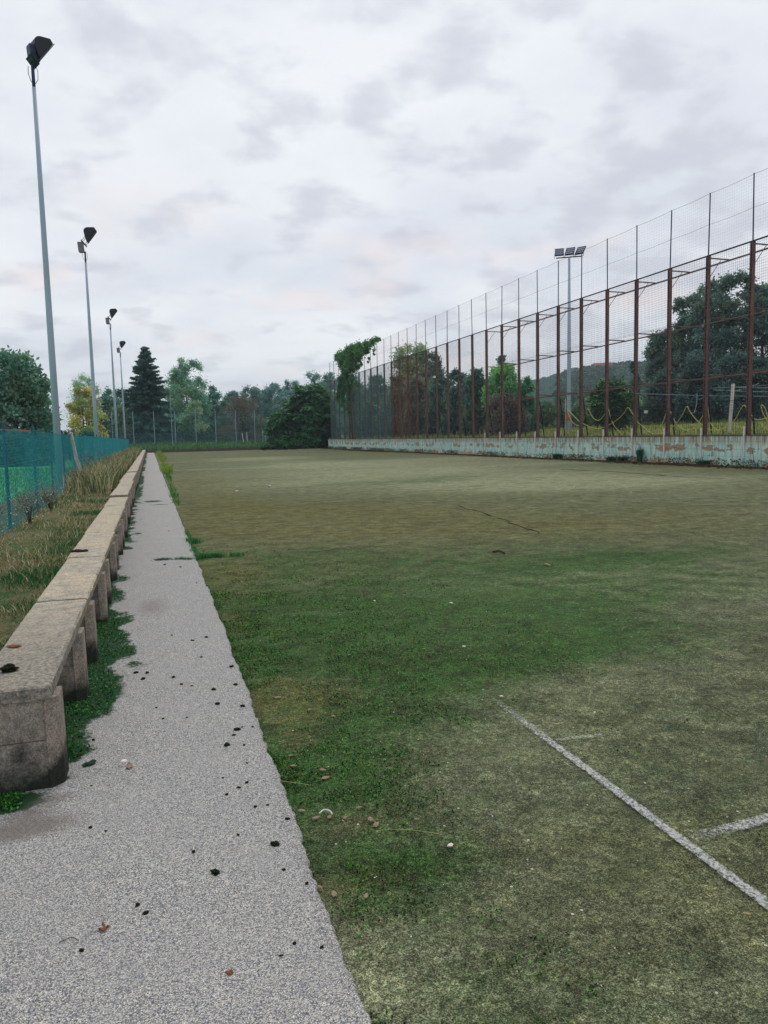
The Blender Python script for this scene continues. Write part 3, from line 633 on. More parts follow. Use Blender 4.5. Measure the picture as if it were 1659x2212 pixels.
for px, hw, top, Y, lb in [(592, 36, 829, 158, 'bluish tree in the far row, directly above the low large-leaved bush'), (630, 30, 822, 161, 'bluish tree in the far row above the left shoulder of the large-leaved tree'),
                       (672, 34, 807, 157, 'tallest bluish tree of the far row, behind the large-leaved tree'), (712, 32, 802, 156, 'bluish tree in the far row right beside the end of the tall net'), (752, 36, 806, 152, 'bluish tree in the far row seen through the far end of the tall net'),
                       (500, 26, 845, 160, 'narrow bluish tree at the left end of the far row'), (562, 28, 842, 163, 'narrow bluish tree in the far row over the leafless bush')]:
    tree('broadleaf_tree', lb, 'tree', px, hw, top, Y, .9, (.058, .102, .108), n=10000, size=.34, clumps=40, z_lo=.0, group='row of trees beyond the far end', kind='full', var=.4)
for j, (px, hw, top, lb) in enumerate([(300, 40, 905, 'dark shrub under the spruce behind the far fence'), (360, 40, 900, 'dark shrub behind the thin tall pole at the far fence'), (425, 40, 908, 'dark shrub under the pale poplar'), (480, 42, 900, 'dark shrub behind the middle of the far fence'), (545, 40, 905, 'dark shrub behind the leafless bush'), (600, 40, 890, 'dark shrub behind the low large-leaved bush'), (660, 50, 880, 'dark shrub at the foot of the far row right of the bare bush'), (222, 40, 905, 'dark shrub behind the third floodlight pole')]):
    tree('shrub', lb, 'shrub', px, hw, top, 124 if j < 7 else 108, .8 if j < 7 else 0, (.020, .050, .044), kind='bush', n=4500, size=.3, clumps=20, z_lo=.0, group='dark shrubs beyond the far fence', trunk=.06, trunks=2)
frond_tree('tree_of_heaven', 'big lush tree with large drooping compound leaves at the far right corner of the court', 'tree', 668, 66, 830, 103.6, .0, (.068, .165, .088), nodes=150, per=10, ln=1.0, leaf=.42, nl=6, z_lo=.25, fill=12000)
frond_tree('tree_of_heaven', 'low bright green bush with large leaves beside the small frame at the far fence', 'shrub', 604, 38, 893, 102.8, .0, (.065, .19, .09), nodes=46, per=9, ln=.95, leaf=.42, nl=6, kind='bush', z_lo=.1, fill=4000)
frond_tree('tree_of_heaven', 'low sapling with star-like leaves under the big large-leaved tree', 'shrub', 664, 34, 912, 101.8, .0, (.055, .17, .085), nodes=22, per=9, ln=.9, leaf=.4, nl=6, kind='bush', z_lo=.2, fill=1500)
frond_tree('tree_of_heaven', 'dark low growth of large leaves against the far end of the turquoise wall', 'shrub', 708, 26, 905, 101.6, .0, (.022, .075, .05), nodes=30, per=9, ln=.8, leaf=.36, nl=6, kind='bush', z_lo=.05, fill=3000)
for j, (px, hw, top, lb) in enumerate([(232, 44, 858, 'deep background tree behind the second floodlight pole'), (292, 44, 866, 'deep background tree behind the left side of the spruce'), (352, 46, 862, 'deep background tree between spruce and pale poplar'), (448, 40, 858, 'deep background tree at the right shoulder of the pale poplar'),
                                       (505, 42, 856, 'deep background tree behind the left half of the leafless bush'), (566, 44, 850, 'deep background tree behind the right half of the leafless bush'), (622, 44, 840, 'deep background tree over the low large-leaved bush'), (690, 48, 828, 'deep background tree behind the big large-leaved tree'), (750, 44, 830, 'deep background tree behind the far end of the net')]):
    tree('broadleaf_tree', lb, 'tree', px, hw, top, 182, .9, (.048, .088, .088), kind='full', n=11000, size=.45, clumps=40, z_lo=0, group='deep background row of trees', trunk=.2)
for j, (px, hw, top, lb) in enumerate([(790, 40, 835, 'background tree behind the teal stretch of net'), (850, 40, 838, 'background tree behind the start of the rust coloured net'), (910, 40, 832, 'background tree below the gap of the tall light crown'), (968, 38, 822, 'background tree behind the willow-leaved ones'), (1020, 36, 815, 'background tree left of the bright green crown'), (1070, 34, 815, 'background tree behind the bright green crown')]):
    tree('broadleaf_tree', lb, 'tree', px, hw, top, 118-j*5, 1.8, (.030, .055, .048), kind='full', n=11000, size=.32, clumps=40, z_lo=0, group='background trees behind the tall net', trunk=.2)
# ---------------- trees behind the tall net
tree('broadleaf_tree', 'tall light crown showing the sky through its leaves, behind the far half of the net', 'tree', 890, 52, 738, 88, 1.6, (.105, .13, .09), n=11000, size=.26, clumps=46, z_lo=.42, trunk=.25, trunks=2, flat=.9)
tree('broadleaf_tree', 'thin dark crown with gaps just right of the tall light crown behind the net', 'tree', 932, 26, 760, 84, 1.6, (.06, .07, .06), n=4200, size=.24, clumps=22, z_lo=.4, trunk=.16)
bt = [(772, 34, 822, 96, 'dark tree behind the net at the foot of the vine'), (812, 34, 806, 92, 'grey-green tree behind the teal stretch of net'), (858, 36, 812, 84, 'brown-green tree behind the start of the rust coloured net'), (905, 36, 815, 78, 'brown-green tree under the tall light crown behind the net'),
      (950, 34, 806, 72, 'dark tree behind the net left of the willow-leaved ones'), (988, 32, 800, 66, 'dark tree with narrow leaves behind the middle of the net'), (1028, 30, 796, 60, 'dark tree behind the net left of the bright green crown')]
for k_, (px, hw, top, Y, lb) in enumerate(bt):
    tree('broadleaf_tree', lb, 'tree', px, hw, top, Y, 1.6, [(.045, .075, .058), (.06, .08, .068), (.075, .072, .056), (.07, .072, .058), (.035, .062, .055), (.034, .062, .056), (.036, .066, .055)][k_], n=9500, size=.24, clumps=38, z_lo=.0, kind='bush', group='trees behind the tall net', trunk=.12, trunks=3)
for px, hw, top, Y, lb in [(800, 30, 870, 90, 'bright sapling behind the teal stretch of net'), (838, 28, 880, 85, 'yellow-green low bush behind the teal stretch of net')]:
    frond_tree('tree_of_heaven', lb, 'shrub', px, hw, top, Y, 1.4, (.07, .14, .06), nodes=26, per=8, ln=.7, leaf=.26, nl=6, kind='bush', group='saplings behind the tall net', fill=1200)
tree('broadleaf_tree', 'dark spire-topped tree rising behind the bright green crown', 'tree', 1083, 17, 760, 64, 1.8, (.030, .062, .058), n=4500, size=.22, clumps=22, z_lo=.3, kind='column', trunk=.15)
tree('broadleaf_tree', 'tree with a bright green crown behind the middle of the net', 'tree', 1088, 40, 792, 56, 1.8, (.070, .155, .062), n=13000, size=.2, clumps=44, z_lo=.35, trunk=.15, trunks=2, flat=.9)
tree('broadleaf_tree', 'dark reddish undergrowth tree below the bright green crown', 'tree', 1090, 42, 852, 53, 1.6, (.055, .045, .040), n=9000, size=.2, clumps=34, z_lo=.0, kind='bush', trunk=.1, trunks=3)
tree('broadleaf_tree', 'mid green tree at the left foot of the hill behind the net', 'tree', 1136, 22, 815, 54, 1.8, (.04, .10, .062), n=5500, size=.2, clumps=24, z_lo=.0, kind='bush', trunk=.1, trunks=2)
for k_, (px, hw, top, Y, lb) in enumerate([(1175, 28, 868, 58, 'grey-green thicket left of the floodlight mast'), (1215, 26, 858, 60, 'grey-green thicket directly behind the floodlight mast'), (1262, 28, 862, 57, 'grey-green thicket right of the floodlight mast'), (1395, 26, 868, 52, 'dark thicket under the leaning edge of the poplar group')]):
    tree('shrub', lb, 'shrub', px, hw, top, Y, 1.9, (.050, .082, .055) if k_ < 3 else (.03, .05, .05), kind='bush', n=5500, size=.16, clumps=26, z_lo=.0, group='thickets behind the net', trunk=.05, trunks=3)
frond_tree('tree_of_heaven', 'bright green large-leaved tree in front of the hill behind the net', 'tree', 1324, 44, 820, 42, 1.8, (.060, .150, .062), nodes=80, per=8, ln=.6, leaf=.2, nl=6, kind='round', z_lo=.1, fill=5000)
tree('cypress_tree', 'slim dark evergreen between the bright green tree and the poplar group', 'tree', 1368, 17, 783, 60, 1.9, (.022, .045, .045), kind='column', n=5000, size=.16, clumps=26, z_lo=.0, trunk=.1)
pop = [(1592, 52, 592, 44, 'tallest dark poplar of the group on the right, behind the net', .0), (1526, 40, 607, 46, 'second tall poplar, left of the tallest one', .0), (1476, 32, 640, 48, 'third poplar of the group with a ragged left edge', .0), (1432, 34, 716, 50, 'lower poplar at the left edge of the group', .0),
       (1654, 46, 612, 43, 'poplar cut by the right edge of the photo', .0)]
for px, hw, top, Y, lb, z_ in pop:
    tree('poplar_tree', lb, 'tree', px, hw, top, Y, 1.9, (.048, .076, .072), kind='full', n=30000, size=.17, clumps=110, z_lo=.0, group='poplars on the right behind the net', trunk=.24, trunks=2, var=.4)
for px, hw, top, Y, lb in [(1440, 42, 800, 46, 'dark bushy tree at the foot of the lower poplar'), (1510, 44, 770, 43, 'dark bushy tree behind the second and third poplars'), (1590, 48, 760, 40, 'dark bushy tree at the foot of the tallest poplar'), (1655, 40, 780, 39, 'dark bushy tree at the right edge of the photo behind the net')]:
    tree('broadleaf_tree', lb, 'tree', px, hw, top, Y, 1.9, (.026, .046, .046), kind='bush', n=11000, size=.17, clumps=44, z_lo=.0, group='bushy trees under the poplars', trunk=.14, trunks=3)
# wood on the hill
nb = 1500; a = rng.uniform(math.radians(30), math.radians(66), nb); r_ = rng.uniform(260, 608, nb)
hz = ridge(a)*np.clip((r_-185)/415, 0, 1)**1.15+1
C0 = np.stack([np.sin(a)*r_, np.cos(a)*r_, hz+2.2], -1); per = 44
P = np.repeat(C0, per, 0); d = rng.normal(size=(len(P), 3)); d /= np.linalg.norm(d, axis=1, keepdims=True); d[:, 2] = np.abs(d[:, 2])
P = P+d*np.array([2.6, 2.6, 2.6]); tone = np.repeat(rng.uniform(.6, 1.5, nb), per)*rng.uniform(.7, 1.3, len(P))
Vv, Ff, Cc = leaf_cards(P, d+rng.normal(size=d.shape)*.5, 1.8, 1.2, np.array([.048, .108, .088])*tone[:, None])
tag(raw('wood', Vv, Ff, M['leaf'], None, Cc), 'dense dark green woodland covering the hillside behind the net', 'woodland', None, 'stuff')

# ================================================================== grass and weeds
def blades(name, X, Y, Z, H, W_, cols, lean=.45, label=None, cat='grass', kind='stuff', mat=None, parent=None):
    n = len(X); a = rng.uniform(0, 2*PI, n); lx = np.cos(a)*lean*H*rng.uniform(.2, 1.2, n); ly = np.sin(a)*lean*H*rng.uniform(.2, 1.2, n)
    b = rng.uniform(0, 2*PI, n); wx = np.cos(b)*W_/2; wy = np.sin(b)*W_/2
    p0 = np.stack([X-wx, Y-wy, Z], -1); p1 = np.stack([X+wx, Y+wy, Z], -1)
    q0 = np.stack([X-wx*.7+lx*.35, Y-wy*.7+ly*.35, Z+H*.6], -1); q1 = np.stack([X+wx*.7+lx*.35, Y+wy*.7+ly*.35, Z+H*.6], -1)
    t = np.stack([X+lx, Y+ly, Z+H*rng.uniform(.8, 1.0, n)], -1)
    V = np.stack([p0, p1, q1, q0, t], 1).reshape(-1, 3); k_ = np.arange(n)[:, None]*5
    C = np.repeat(cols*(1+.25*rng.uniform(-1, 1, (n, 1))), 5, 0)
    o = raw(name, V, [k_+np.array([0, 1, 2, 3]), k_+np.array([3, 2, 4])], mat or M['grass'], parent, np.clip(C, 0, 1))
    if label: tag(o, label, cat, None, kind)
    return o
def pick(pal, n, p=None): pal = np.array(pal); return pal[rng.choice(len(pal), n, p=p)]
DRY = [S(184, 170, 138), S(146, 130, 102), S(206, 194, 162), S(112, 98, 76), S(160, 148, 106)]; GRN = [S(44, 96, 56), S(58, 112, 62), S(30, 72, 48), S(84, 116, 64), S(40, 118, 66)]
# verge
n = 95000; Y = 4+rng.uniform(0, 1, n)**1.6*60; t = rng.uniform(0, 1, n); X = -.86-t*1.55+offv(Y)
pn = vn(X, Y, 1.6, 41); dry = rng.random(n) < np.clip(.34+1.3*pn+.6*(t-.5), .06, .9)
H = np.where(dry, rng.uniform(.05, .30, n)*(.25+t*1.3), rng.uniform(.04, .15, n)*(.6+t))*np.where(Y > 22, 1.3, 1)*np.where((Y < 18) & (t > .5), .5, 1)*(.45+.5*np.clip(vn(X, Y, 3, 61)+.5, 0, 1.3))
cols = np.where(dry[:, None], pick(DRY, n), pick(GRN, n))
blades('verge_grass', X, Y, 0*X+.01, H, .006+.00045*Y, cols, .9, 'tangle of dry tan grass and green weeds between the benches and the blue fence', 'grass')
n = 16000; Y = 22+rng.uniform(0, 1, n)*76; X = -1.15-rng.uniform(0, 1, n)*1.35+offv(Y)
blades('tall_dry_grass', X, Y, 0*X, rng.uniform(.35, .95, n), .014+.0003*Y, np.where((rng.random(n) < .7)[:, None], pick(DRY, n), pick(GRN, n)), .45, 'tall dry grass along the far half of the blue fence', 'grass')
n = 26000; Y = 5+rng.uniform(0, 1, n)**1.5*45; X = -2.45-rng.uniform(0, 1, n)**1.4*9+offv(Y)
blades('field_grass', X, Y, 0*X-.02, rng.uniform(.04, .16, n), .006+.0005*Y, pick([S(40, 120, 66), S(60, 140, 80), S(30, 96, 56), S(110, 150, 90)], n), .7, 'bright green grass of the field close behind the blue fence', 'grass')
n = 420; Y = rng.uniform(9, 22, n); X = -2.5-rng.uniform(0, 1, n)*3.4; P = np.stack([X, Y, rng.uniform(.12, .5, n)], -1); P[:120, 0] = rng.uniform(-2.3, -1.9, 120); P[:120, 2] = rng.uniform(.2, .5, 120)
Vv, Ff, Cc = leaf_cards(P, rng.normal(size=P.shape)*np.array([1, 1, .4]), .022, .022, np.tile(np.array([.75, .78, .74]), (n, 1)))
tag(raw('wild_flowers', Vv, Ff, M['grass'], None, Cc), 'tiny white wild flowers dotted in the grass by the blue fence', 'flowers', None, 'stuff')
# far bank grass
n = 26000; Y = 101.3+rng.uniform(0, 1, n)**1.4*12; X = rng.uniform(-12, 21, n); Z = np.interp(Y, [101.2, 102, 107, 111, 400], [.30, .40, .85, .95, 1.2])
blades('bank_grass', X, Y, Z, rng.uniform(.15, .5, n), .05, pick([S(40, 92, 66), S(84, 150, 96), S(120, 150, 100), S(130, 124, 96)], n, [.35, .35, .2, .1]), .6, 'rough green grass on the bank across the far end of the court', 'grass')
n = 22000; Y = 14+rng.uniform(0, 1, n)**1.2*84; X = 22.0+rng.uniform(0, 1, n)**1.3*24; Z = np.interp(X, [22, 24, 32, 55], [1.14, 1.2, 1.75, 2.15])
blades('raised_grass', X, Y, Z, rng.uniform(.06, .35, n), .03, pick([S(150, 154, 88), S(122, 144, 82), S(176, 162, 108), S(88, 114, 68)], n), .6, 'yellowish rough grass on the raised ground behind the turquoise wall', 'grass')
# moss: real little tufts in the mossy band by the path edge and by the bench feet
def sample_court(n, y0, y1, wmax):
    Y = y0+rng.uniform(0, 1, n)**1.5*(y1-y0); q_ = rng.uniform(0, 1, n)**1.6; X = .445+offv(Y)+.005+q_*wmax; cc_ = court_col(X, Y); m_ = cc_[:, 0]-.45*cc_[:, 2]
    keep = rng.random(n) < np.clip((m_+.9*vn(X, Y, 7, 44)+.6*vn(X, Y, 19, 45)+.4*vn(X, Y, 47, 46)-.52)*1.5, 0, .9)*np.clip((y1-Y)/(y1-3.5), 0, 1)*np.clip(1.25-q_, 0, 1); return X[keep], Y[keep]
X, Y = sample_court(170000, 1.0, 12, 2.4); n = len(X)
P = np.stack([X, Y, -.026+.004*rng.random(n)], -1); D = rng.normal(size=(n, 3))*np.array([1, 1, .5]); D[:, 2] = np.abs(D[:, 2])+.35
Vv, Ff, Cc = leaf_cards(P, D, rng.uniform(.006, .016, n)*(.8+.06*Y), rng.uniform(.004, .009, n)*(.8+.06*Y), pick([S(28, 68, 28), S(56, 116, 46), S(98, 158, 72), S(24, 40, 22), S(108, 90, 58)], n, [.27, .25, .13, .22, .13]))
tag(raw('court_moss', Vv, Ff, M['moss'], None, Cc), 'thick dark green moss on the court along the edge of the pale path', 'moss', None, 'stuff')
n = 60000; Y = 3.55+rng.uniform(0, 1, n)**1.5*11; X = -.80+offv(Y)+rng.uniform(0, 1, n)*.75; m_ = path_col(X, Y)[:, 0]; keep = (rng.random(n) < np.clip(m_*1.3-.55, 0, .85)); X = X[keep]; Y = Y[keep]
n2 = 2600; X2 = rng.uniform(-1.0, -.62, n2); Y2 = 3.43-rng.uniform(0, 1, n2)**1.3*.26*(1.25+X2); X = np.concatenate([X, X2]); Y = np.concatenate([Y, Y2]); n = len(X)
P = np.stack([X, Y, .002+.004*rng.random(n)], -1); D = rng.normal(size=(n, 3))*np.array([1, 1, .5]); D[:, 2] = np.abs(D[:, 2])+.35
Vv, Ff, Cc = leaf_cards(P, D, rng.uniform(.008, .022, n), rng.uniform(.005, .011, n), pick([S(36, 88, 42), S(58, 122, 54), S(98, 156, 78), S(26, 42, 26), S(90, 84, 54)], n, [.3, .28, .16, .16, .10]))
tag(raw('bench_moss', Vv, Ff, M['moss'], None, Cc), 'bright green moss growing out from under the concrete benches onto the path', 'moss', None, 'stuff')
# litter and weeds at the foot of the turquoise wall
n = 26000; Y = 15+rng.uniform(0, 1, n)*80; X = 21.35-np.abs(rng.normal(0, .42, n))*(1+.5*vn(0*Y, Y, .7, 50)); P = np.stack([X, Y, -.02+.03*rng.random(n)], -1)
D = rng.normal(size=(n, 3))*np.array([1, 1, .15]); Vv, Ff, Cc = leaf_cards(P, D, rng.uniform(.05, .12, n), rng.uniform(.03, .06, n), pick([S(74, 52, 42), S(104, 72, 58), S(46, 38, 32), S(120, 96, 74)], n))
tag(raw('leaf_litter', Vv, Ff, M['grass'], None, Cc), 'brown dead leaves and soil drifted along the foot of the turquoise wall', 'leaf litter', None, 'stuff')
n = 15000; Y = 17+rng.uniform(0, 1, n)*78; dens = vn(0*Y, Y, 1.9, 52)+.5*vn(0*Y, Y, 5., 53); keep = rng.random(n) < np.clip(.45+dens, 0, 1); Y = Y[keep]; n = len(Y); X = 21.36-np.abs(rng.normal(0, .16, n))
P = np.stack([X, Y, rng.uniform(0, .26, n)], -1); Vv, Ff, Cc = leaf_cards(P, rng.normal(size=(n, 3))+np.array([-.3, 0, .3]), rng.uniform(.05, .13, n), rng.uniform(.02, .05, n), pick([S(52, 84, 54), S(76, 104, 66), S(42, 60, 46), S(108, 96, 74)], n))
tag(raw('wall_weeds', Vv, Ff, M['grass'], None, Cc), 'ragged low weeds growing along the foot of the turquoise wall', 'weeds', None, 'stuff')
# ---- countable plants
def clump(name, label, x, y, z, n, r, h, pal, wd=.008, lean=.6, group=None):
    a = rng.uniform(0, 2*PI, n); q = r*rng.uniform(0, 1, n)**.7; root = empty(name, (x, y, z)); tag(root, label, 'plant', group)
    blades('leaves', np.cos(a)*q*1.0, np.sin(a)*q, 0*q-.005, h*rng.uniform(.5, 1, n), wd, pick(pal, n), lean, parent=root); return root
BG = [S(48, 132, 80), S(66, 142, 80), S(96, 136, 70), S(34, 88, 56)]
def strip(name, label, pts, n, w_, h, pal, wd):
    root = empty(name, (pts[0][0], pts[0][1], 0)); tag(root, label, 'plant'); t = np.clip(rng.uniform(0, 1, 14)[rng.integers(0, 14, n)]+rng.normal(0, .035, n), 0, 1); P_ = np.array(pts, float)
    X = np.interp(t, np.linspace(0, 1, len(P_)), P_[:, 0])+rng.normal(0, w_, n); Y = np.interp(t, np.linspace(0, 1, len(P_)), P_[:, 1])+rng.normal(0, w_, n)
    blades('leaves', X-pts[0][0], Y-pts[0][1], 0*X-.02, h*rng.uniform(.4, 1, n), wd, pick(pal, n), .8, parent=root); return root
A_ = [P0(x, y) for x, y in [(398, 1135), (408, 1165), (418, 1190), (430, 1205)]]
strip('weed', 'bright green weeds growing in the seam along the path edge', A_, 500, .022, .07, BG, .008)
strip('weed', 'tuft of vivid green grass at the path edge nearest the joint', [P0(408, 1168), P0(428, 1170)], 380, .03, .09, BG, .009)
strip('weed', 'row of green weeds crossing a joint in the court beside the path', [P0(430, 1201), P0(470, 1199), P0(518, 1197)], 620, .03, .075, BG, .009)
strip('weed', 'dull green weeds lying across the pale path', [P0(340, 1210), P0(375, 1208), P0(412, 1208)], 520, .03, .06, [S(60, 112, 80), S(90, 130, 96), S(40, 84, 60)], .010)
strip('weed', 'tall yellow-green plants along the far end of the path edge', [P0(343, 978), P0(348, 988), P0(356, 1003), P0(362, 1022)], 1300, .11, .45, [S(120, 150, 60), S(150, 160, 70), S(90, 130, 60)], .035)
strip('weed', 'thin green weeds at the path edge halfway to the far end', [P0(362, 1022), P0(372, 1060), P0(385, 1100)], 500, .05, .14, [S(90, 130, 60), S(60, 120, 60)], .02)
clump('weed', 'upright dark green weed against the turquoise wall below the yellow hose', *P0(1390, 990)[:0], *(21.2, hit(1382, 985, 0, 21.2)[1], 0), 500, .10, .75, [S(36, 80, 70), S(60, 110, 84)], .03, .25)
for k_, (px, py, hh, lb) in enumerate([(1205, 984, .35, 'leafy weed at the wall foot left of the upright one'), (1345, 986, .30, 'dark leafy clump at the wall foot just left of the upright weed'), (1320, 992, .28, 'second low clump at the wall foot, further left'), (1520, 1000, .26, 'low clump at the wall foot near the nearest long white pipe')]):
    yy = hit(px, py-8, 0, 21.1)[1]; clump('weed', lb, 21.1, yy, 0, 260, .22, hh, [S(40, 70, 56), S(64, 96, 68), S(36, 48, 44)], .045, .8)
def weed_stalk(label, x, y, h, n=14, group='dry branching weeds by the blue fence'):
    root = empty('dry_weed', (x, y, .02)); tag(root, label, 'plant', group); mb = MB(); P = []
    for s_ in range(n):
        a = rng.uniform(0, 2*PI); q = rng.uniform(.1, .5)*h; hh = h*rng.uniform(.6, 1.); e = (math.cos(a)*q, math.sin(a)*q, hh); mid = (e[0]*.3, e[1]*.3, hh*.5)
        mb.tube([(0, 0, 0), mid, e], [.005, .004, .0015], 4)
        for b in range(7):
            t = rng.uniform(.4, 1); p = [e[i]*t for i in range(3)]; p[2] = hh*t*.98; d = rng.normal(size=3)*.16*h; p2 = (p[0]+d[0], p[1]+d[1], p[2]+abs(d[2])+.03)
            mb.tube([p, p2], [.002, .001], 3); P += [p2]*5
    P = np.array(P)+rng.normal(size=(len(P), 3))*.02; mb.build('stems', M['wood'], root)
    Vv, Ff, Cc = leaf_cards(P, rng.normal(size=P.shape), .022, .012, pick([S(170, 150, 120), S(140, 124, 100), S(190, 184, 170)], len(P))); tag(raw('seed_heads', Vv, Ff, M['grass'], root, Cc), kind='stuff'); return root
for x, y, h, lb in [(-2.12, 9.6, .75, 'grey branching dry weed at the left edge of the photo by the blue fence'), (-2.2, 10.9, .8, 'second grey dry weed from the camera along the blue fence'), (-1.95, 8.6, .6, 'low wide dry weed nearest the camera'), (-2.15, 14.6, .7, 'dry weed at the foot of a blue fence post'), (-2.1, 17.2, .6, 'dry weed just before the hanging grey cloth'), (-2.1, 23.5, .95, 'tall brown dry weed past the hanging grey cloth'), (-2.15, 28., 1.2, 'tall brown dry weed halfway along the blue fence'), (-1.95, 33, 1.1, 'reddish tall dry weed beyond the halfway one')]:
    weed_stalk(lb, x+off(y), y, h, 16)

# ================================================================== benches
def irregular_box(x0, x1, y0, y1, z0, z1, ny=14, nxs=4, amp=.0028, seed=0):
    r = np.random.default_rng(seed); mb = MB(); ring = []
    prof = []
    bev = .012
    for i_ in range(nxs+1): prof.append((x0+bev+(x1-x0-2*bev)*i_/nxs, z1))
    prof += [(x1-.004, z1-bev*.6), (x1, z1-bev), (x1, z0+.006), (x1-.006, z0)]
    for i_ in range(nxs, -1, -1): prof.append((x0+bev+(x1-x0-2*bev)*i_/nxs, z0))
    prof += [(x0, z0+.006), (x0, z1-bev), (x0+.004, z1-bev*.6)]
    ys = [y0, y0+.012]+list(np.linspace(y0+.04, y1-.04, ny))+[y1-.012, y1]; k_ = len(prof); V = []
    for yi, y in enumerate(ys):
        e = .007 if yi in (0, len(ys)-1) else 0
        for (x, z) in prof:
            top = z > z1-.03; V.append((x+(e if x < (x0+x1)/2 else -e)*.6+r.normal(0, amp*.5), y+r.normal(0, amp*.25), z-(e if top else -e*.4)+r.normal(0, amp*.45)))
    F = [(i*k_+j, i*k_+(j+1) % k_, (i+1)*k_+(j+1) % k_, (i+1)*k_+j) for i in range(len(ys)-1) for j in range(k_)]
    F = [f[::-1] for f in F]+[tuple(range(k_)), tuple(range((len(ys)-1)*k_, len(ys)*k_))[::-1]]
    return mb.add(V, F)
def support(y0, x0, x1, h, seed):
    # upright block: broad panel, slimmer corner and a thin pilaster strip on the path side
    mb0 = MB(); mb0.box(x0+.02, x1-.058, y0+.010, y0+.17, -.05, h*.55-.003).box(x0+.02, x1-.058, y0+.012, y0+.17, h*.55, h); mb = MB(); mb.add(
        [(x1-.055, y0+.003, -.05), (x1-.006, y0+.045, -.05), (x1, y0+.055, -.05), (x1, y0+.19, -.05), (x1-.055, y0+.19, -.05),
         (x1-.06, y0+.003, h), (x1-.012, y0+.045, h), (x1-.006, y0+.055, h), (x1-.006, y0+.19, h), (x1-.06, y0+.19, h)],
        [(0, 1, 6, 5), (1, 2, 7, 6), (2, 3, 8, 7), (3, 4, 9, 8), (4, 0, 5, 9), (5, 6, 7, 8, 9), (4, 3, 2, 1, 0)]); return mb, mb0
ordn = ['frontmost', 'second', 'third', 'fourth', 'fifth', 'sixth', 'seventh', 'eighth', 'ninth', 'tenth', 'eleventh', 'twelfth']
yb = 3.43; bi = 0
while yb < 92:
    L_ = 1.93 if bi else 1.92
    zt = .46
    if yb > 13.4: zt = .505
    if yb > 15.3: zt = .47
    if 24.8 < yb < 27: zt = .50
    sx = off(yb+.9)+(.0 if yb < 11 or yb > 13 else .02)+(-.02 if 19 < yb < 26 else 0)
    x1 = -.487+sx+(random.uniform(-.009, .009) if bi else 0); x0 = x1-.325; zt += random.uniform(-.005, .006) if bi else 0; yg = .034 if bi != 5 else .12
    if bi: yb = yb
    root = empty('bench', ((x0+x1)/2, yb, 0)); cx0 = root.location
    if bi < 12:
        extra = {0: ', with dark lichen and a block of moss on it', 1: ', with a dark open joint at its near end', 2: ', with two scraps of bark lying on it', 5: ', set higher than its neighbour'}.get(bi, '')
        if bi == 0: extra = ', dark with lichen at its near end'
        if bi == 3: extra = ''
        tag(root, f'{ordn[bi]} weathered concrete bench from the camera{extra}', 'bench', 'concrete benches in a row along the path')
    else: tag(root, 'weathered concrete bench in the distant part of the row, beyond the twelfth', 'bench', 'distant concrete benches along the path')
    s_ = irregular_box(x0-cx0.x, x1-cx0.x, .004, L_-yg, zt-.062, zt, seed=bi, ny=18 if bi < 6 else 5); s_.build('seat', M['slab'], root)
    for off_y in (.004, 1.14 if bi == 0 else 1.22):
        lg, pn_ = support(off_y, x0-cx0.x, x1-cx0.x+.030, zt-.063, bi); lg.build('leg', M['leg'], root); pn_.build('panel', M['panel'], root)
    yb += L_; bi += 1
# ================================================================== blue chain link fence
FX = -2.36
root = tag(empty('chain_link_fence', (FX, 8, 0)), 'long blue chain link fence with blue posts between the dry verge and the green field', 'fence')
s = .115; y0 = 8.0; y1 = 95.0; nw = int((y1-y0)/(s/2)); dz = .057; nk = int(1.72/dz)
ii, kk = np.meshgrid(np.arange(nw), np.arange(nk+1), indexing='ij')
Yw = y0+(ii+((kk+ii) % 2))*(s/2)+rng.normal(0, .0015, ii.shape); Zw = .03+kk*dz+.018*np.sin(Yw*2.1)*(kk/nk)
Xw = FX+offv(Yw)+.02*np.sin(Yw*1.3)*np.sin(kk/nk*3)+np.where((kk+ii) % 2, .003, -.003)
Xw = Xw-root.location.x; Yl = Yw-8.0
r_ = .0036
ang = [0, 2*PI/3, 4*PI/3]
ringv = np.stack([np.stack([Xw+r_*math.cos(a), Yl+r_*math.sin(a), Zw], -1) for a in ang], 2)     # nw,nk+1,3,3
V = ringv.reshape(-1, 3); base = (ii*(nk+1)+kk)[:, :-1]*3; nxt = base+3
F = np.concatenate([np.stack([base+j, base+(j+1) % 3, nxt+(j+1) % 3, nxt+j], -1).reshape(-1, 4) for j in range(3)])
raw('mesh', V, F, M['bluewire'], root)
yf = [8.4, 11.3]+[14.1, 17.5, 20.3, 23.2, 26.1, 29.0]; y = 32.
while y < 95: yf.append(y); y += 2.95
for y in yf:
    MB().sq((off(y)-.03, y-8, -.2), (off(y)-.03+.01*math.sin(y), y-8, 1.86), .022, .026).build('post', M['blue'], root)
for z in (.12, .62, 1.15, 1.74):
    MB().tube([(off(y)+.006, y-8, z+.012*math.sin(y*1.1)) for y in np.arange(8, 95.1, 1.5)], .004 if z > 1.7 else .0028, 4).build('tension_wire', M['bluewire'], root)
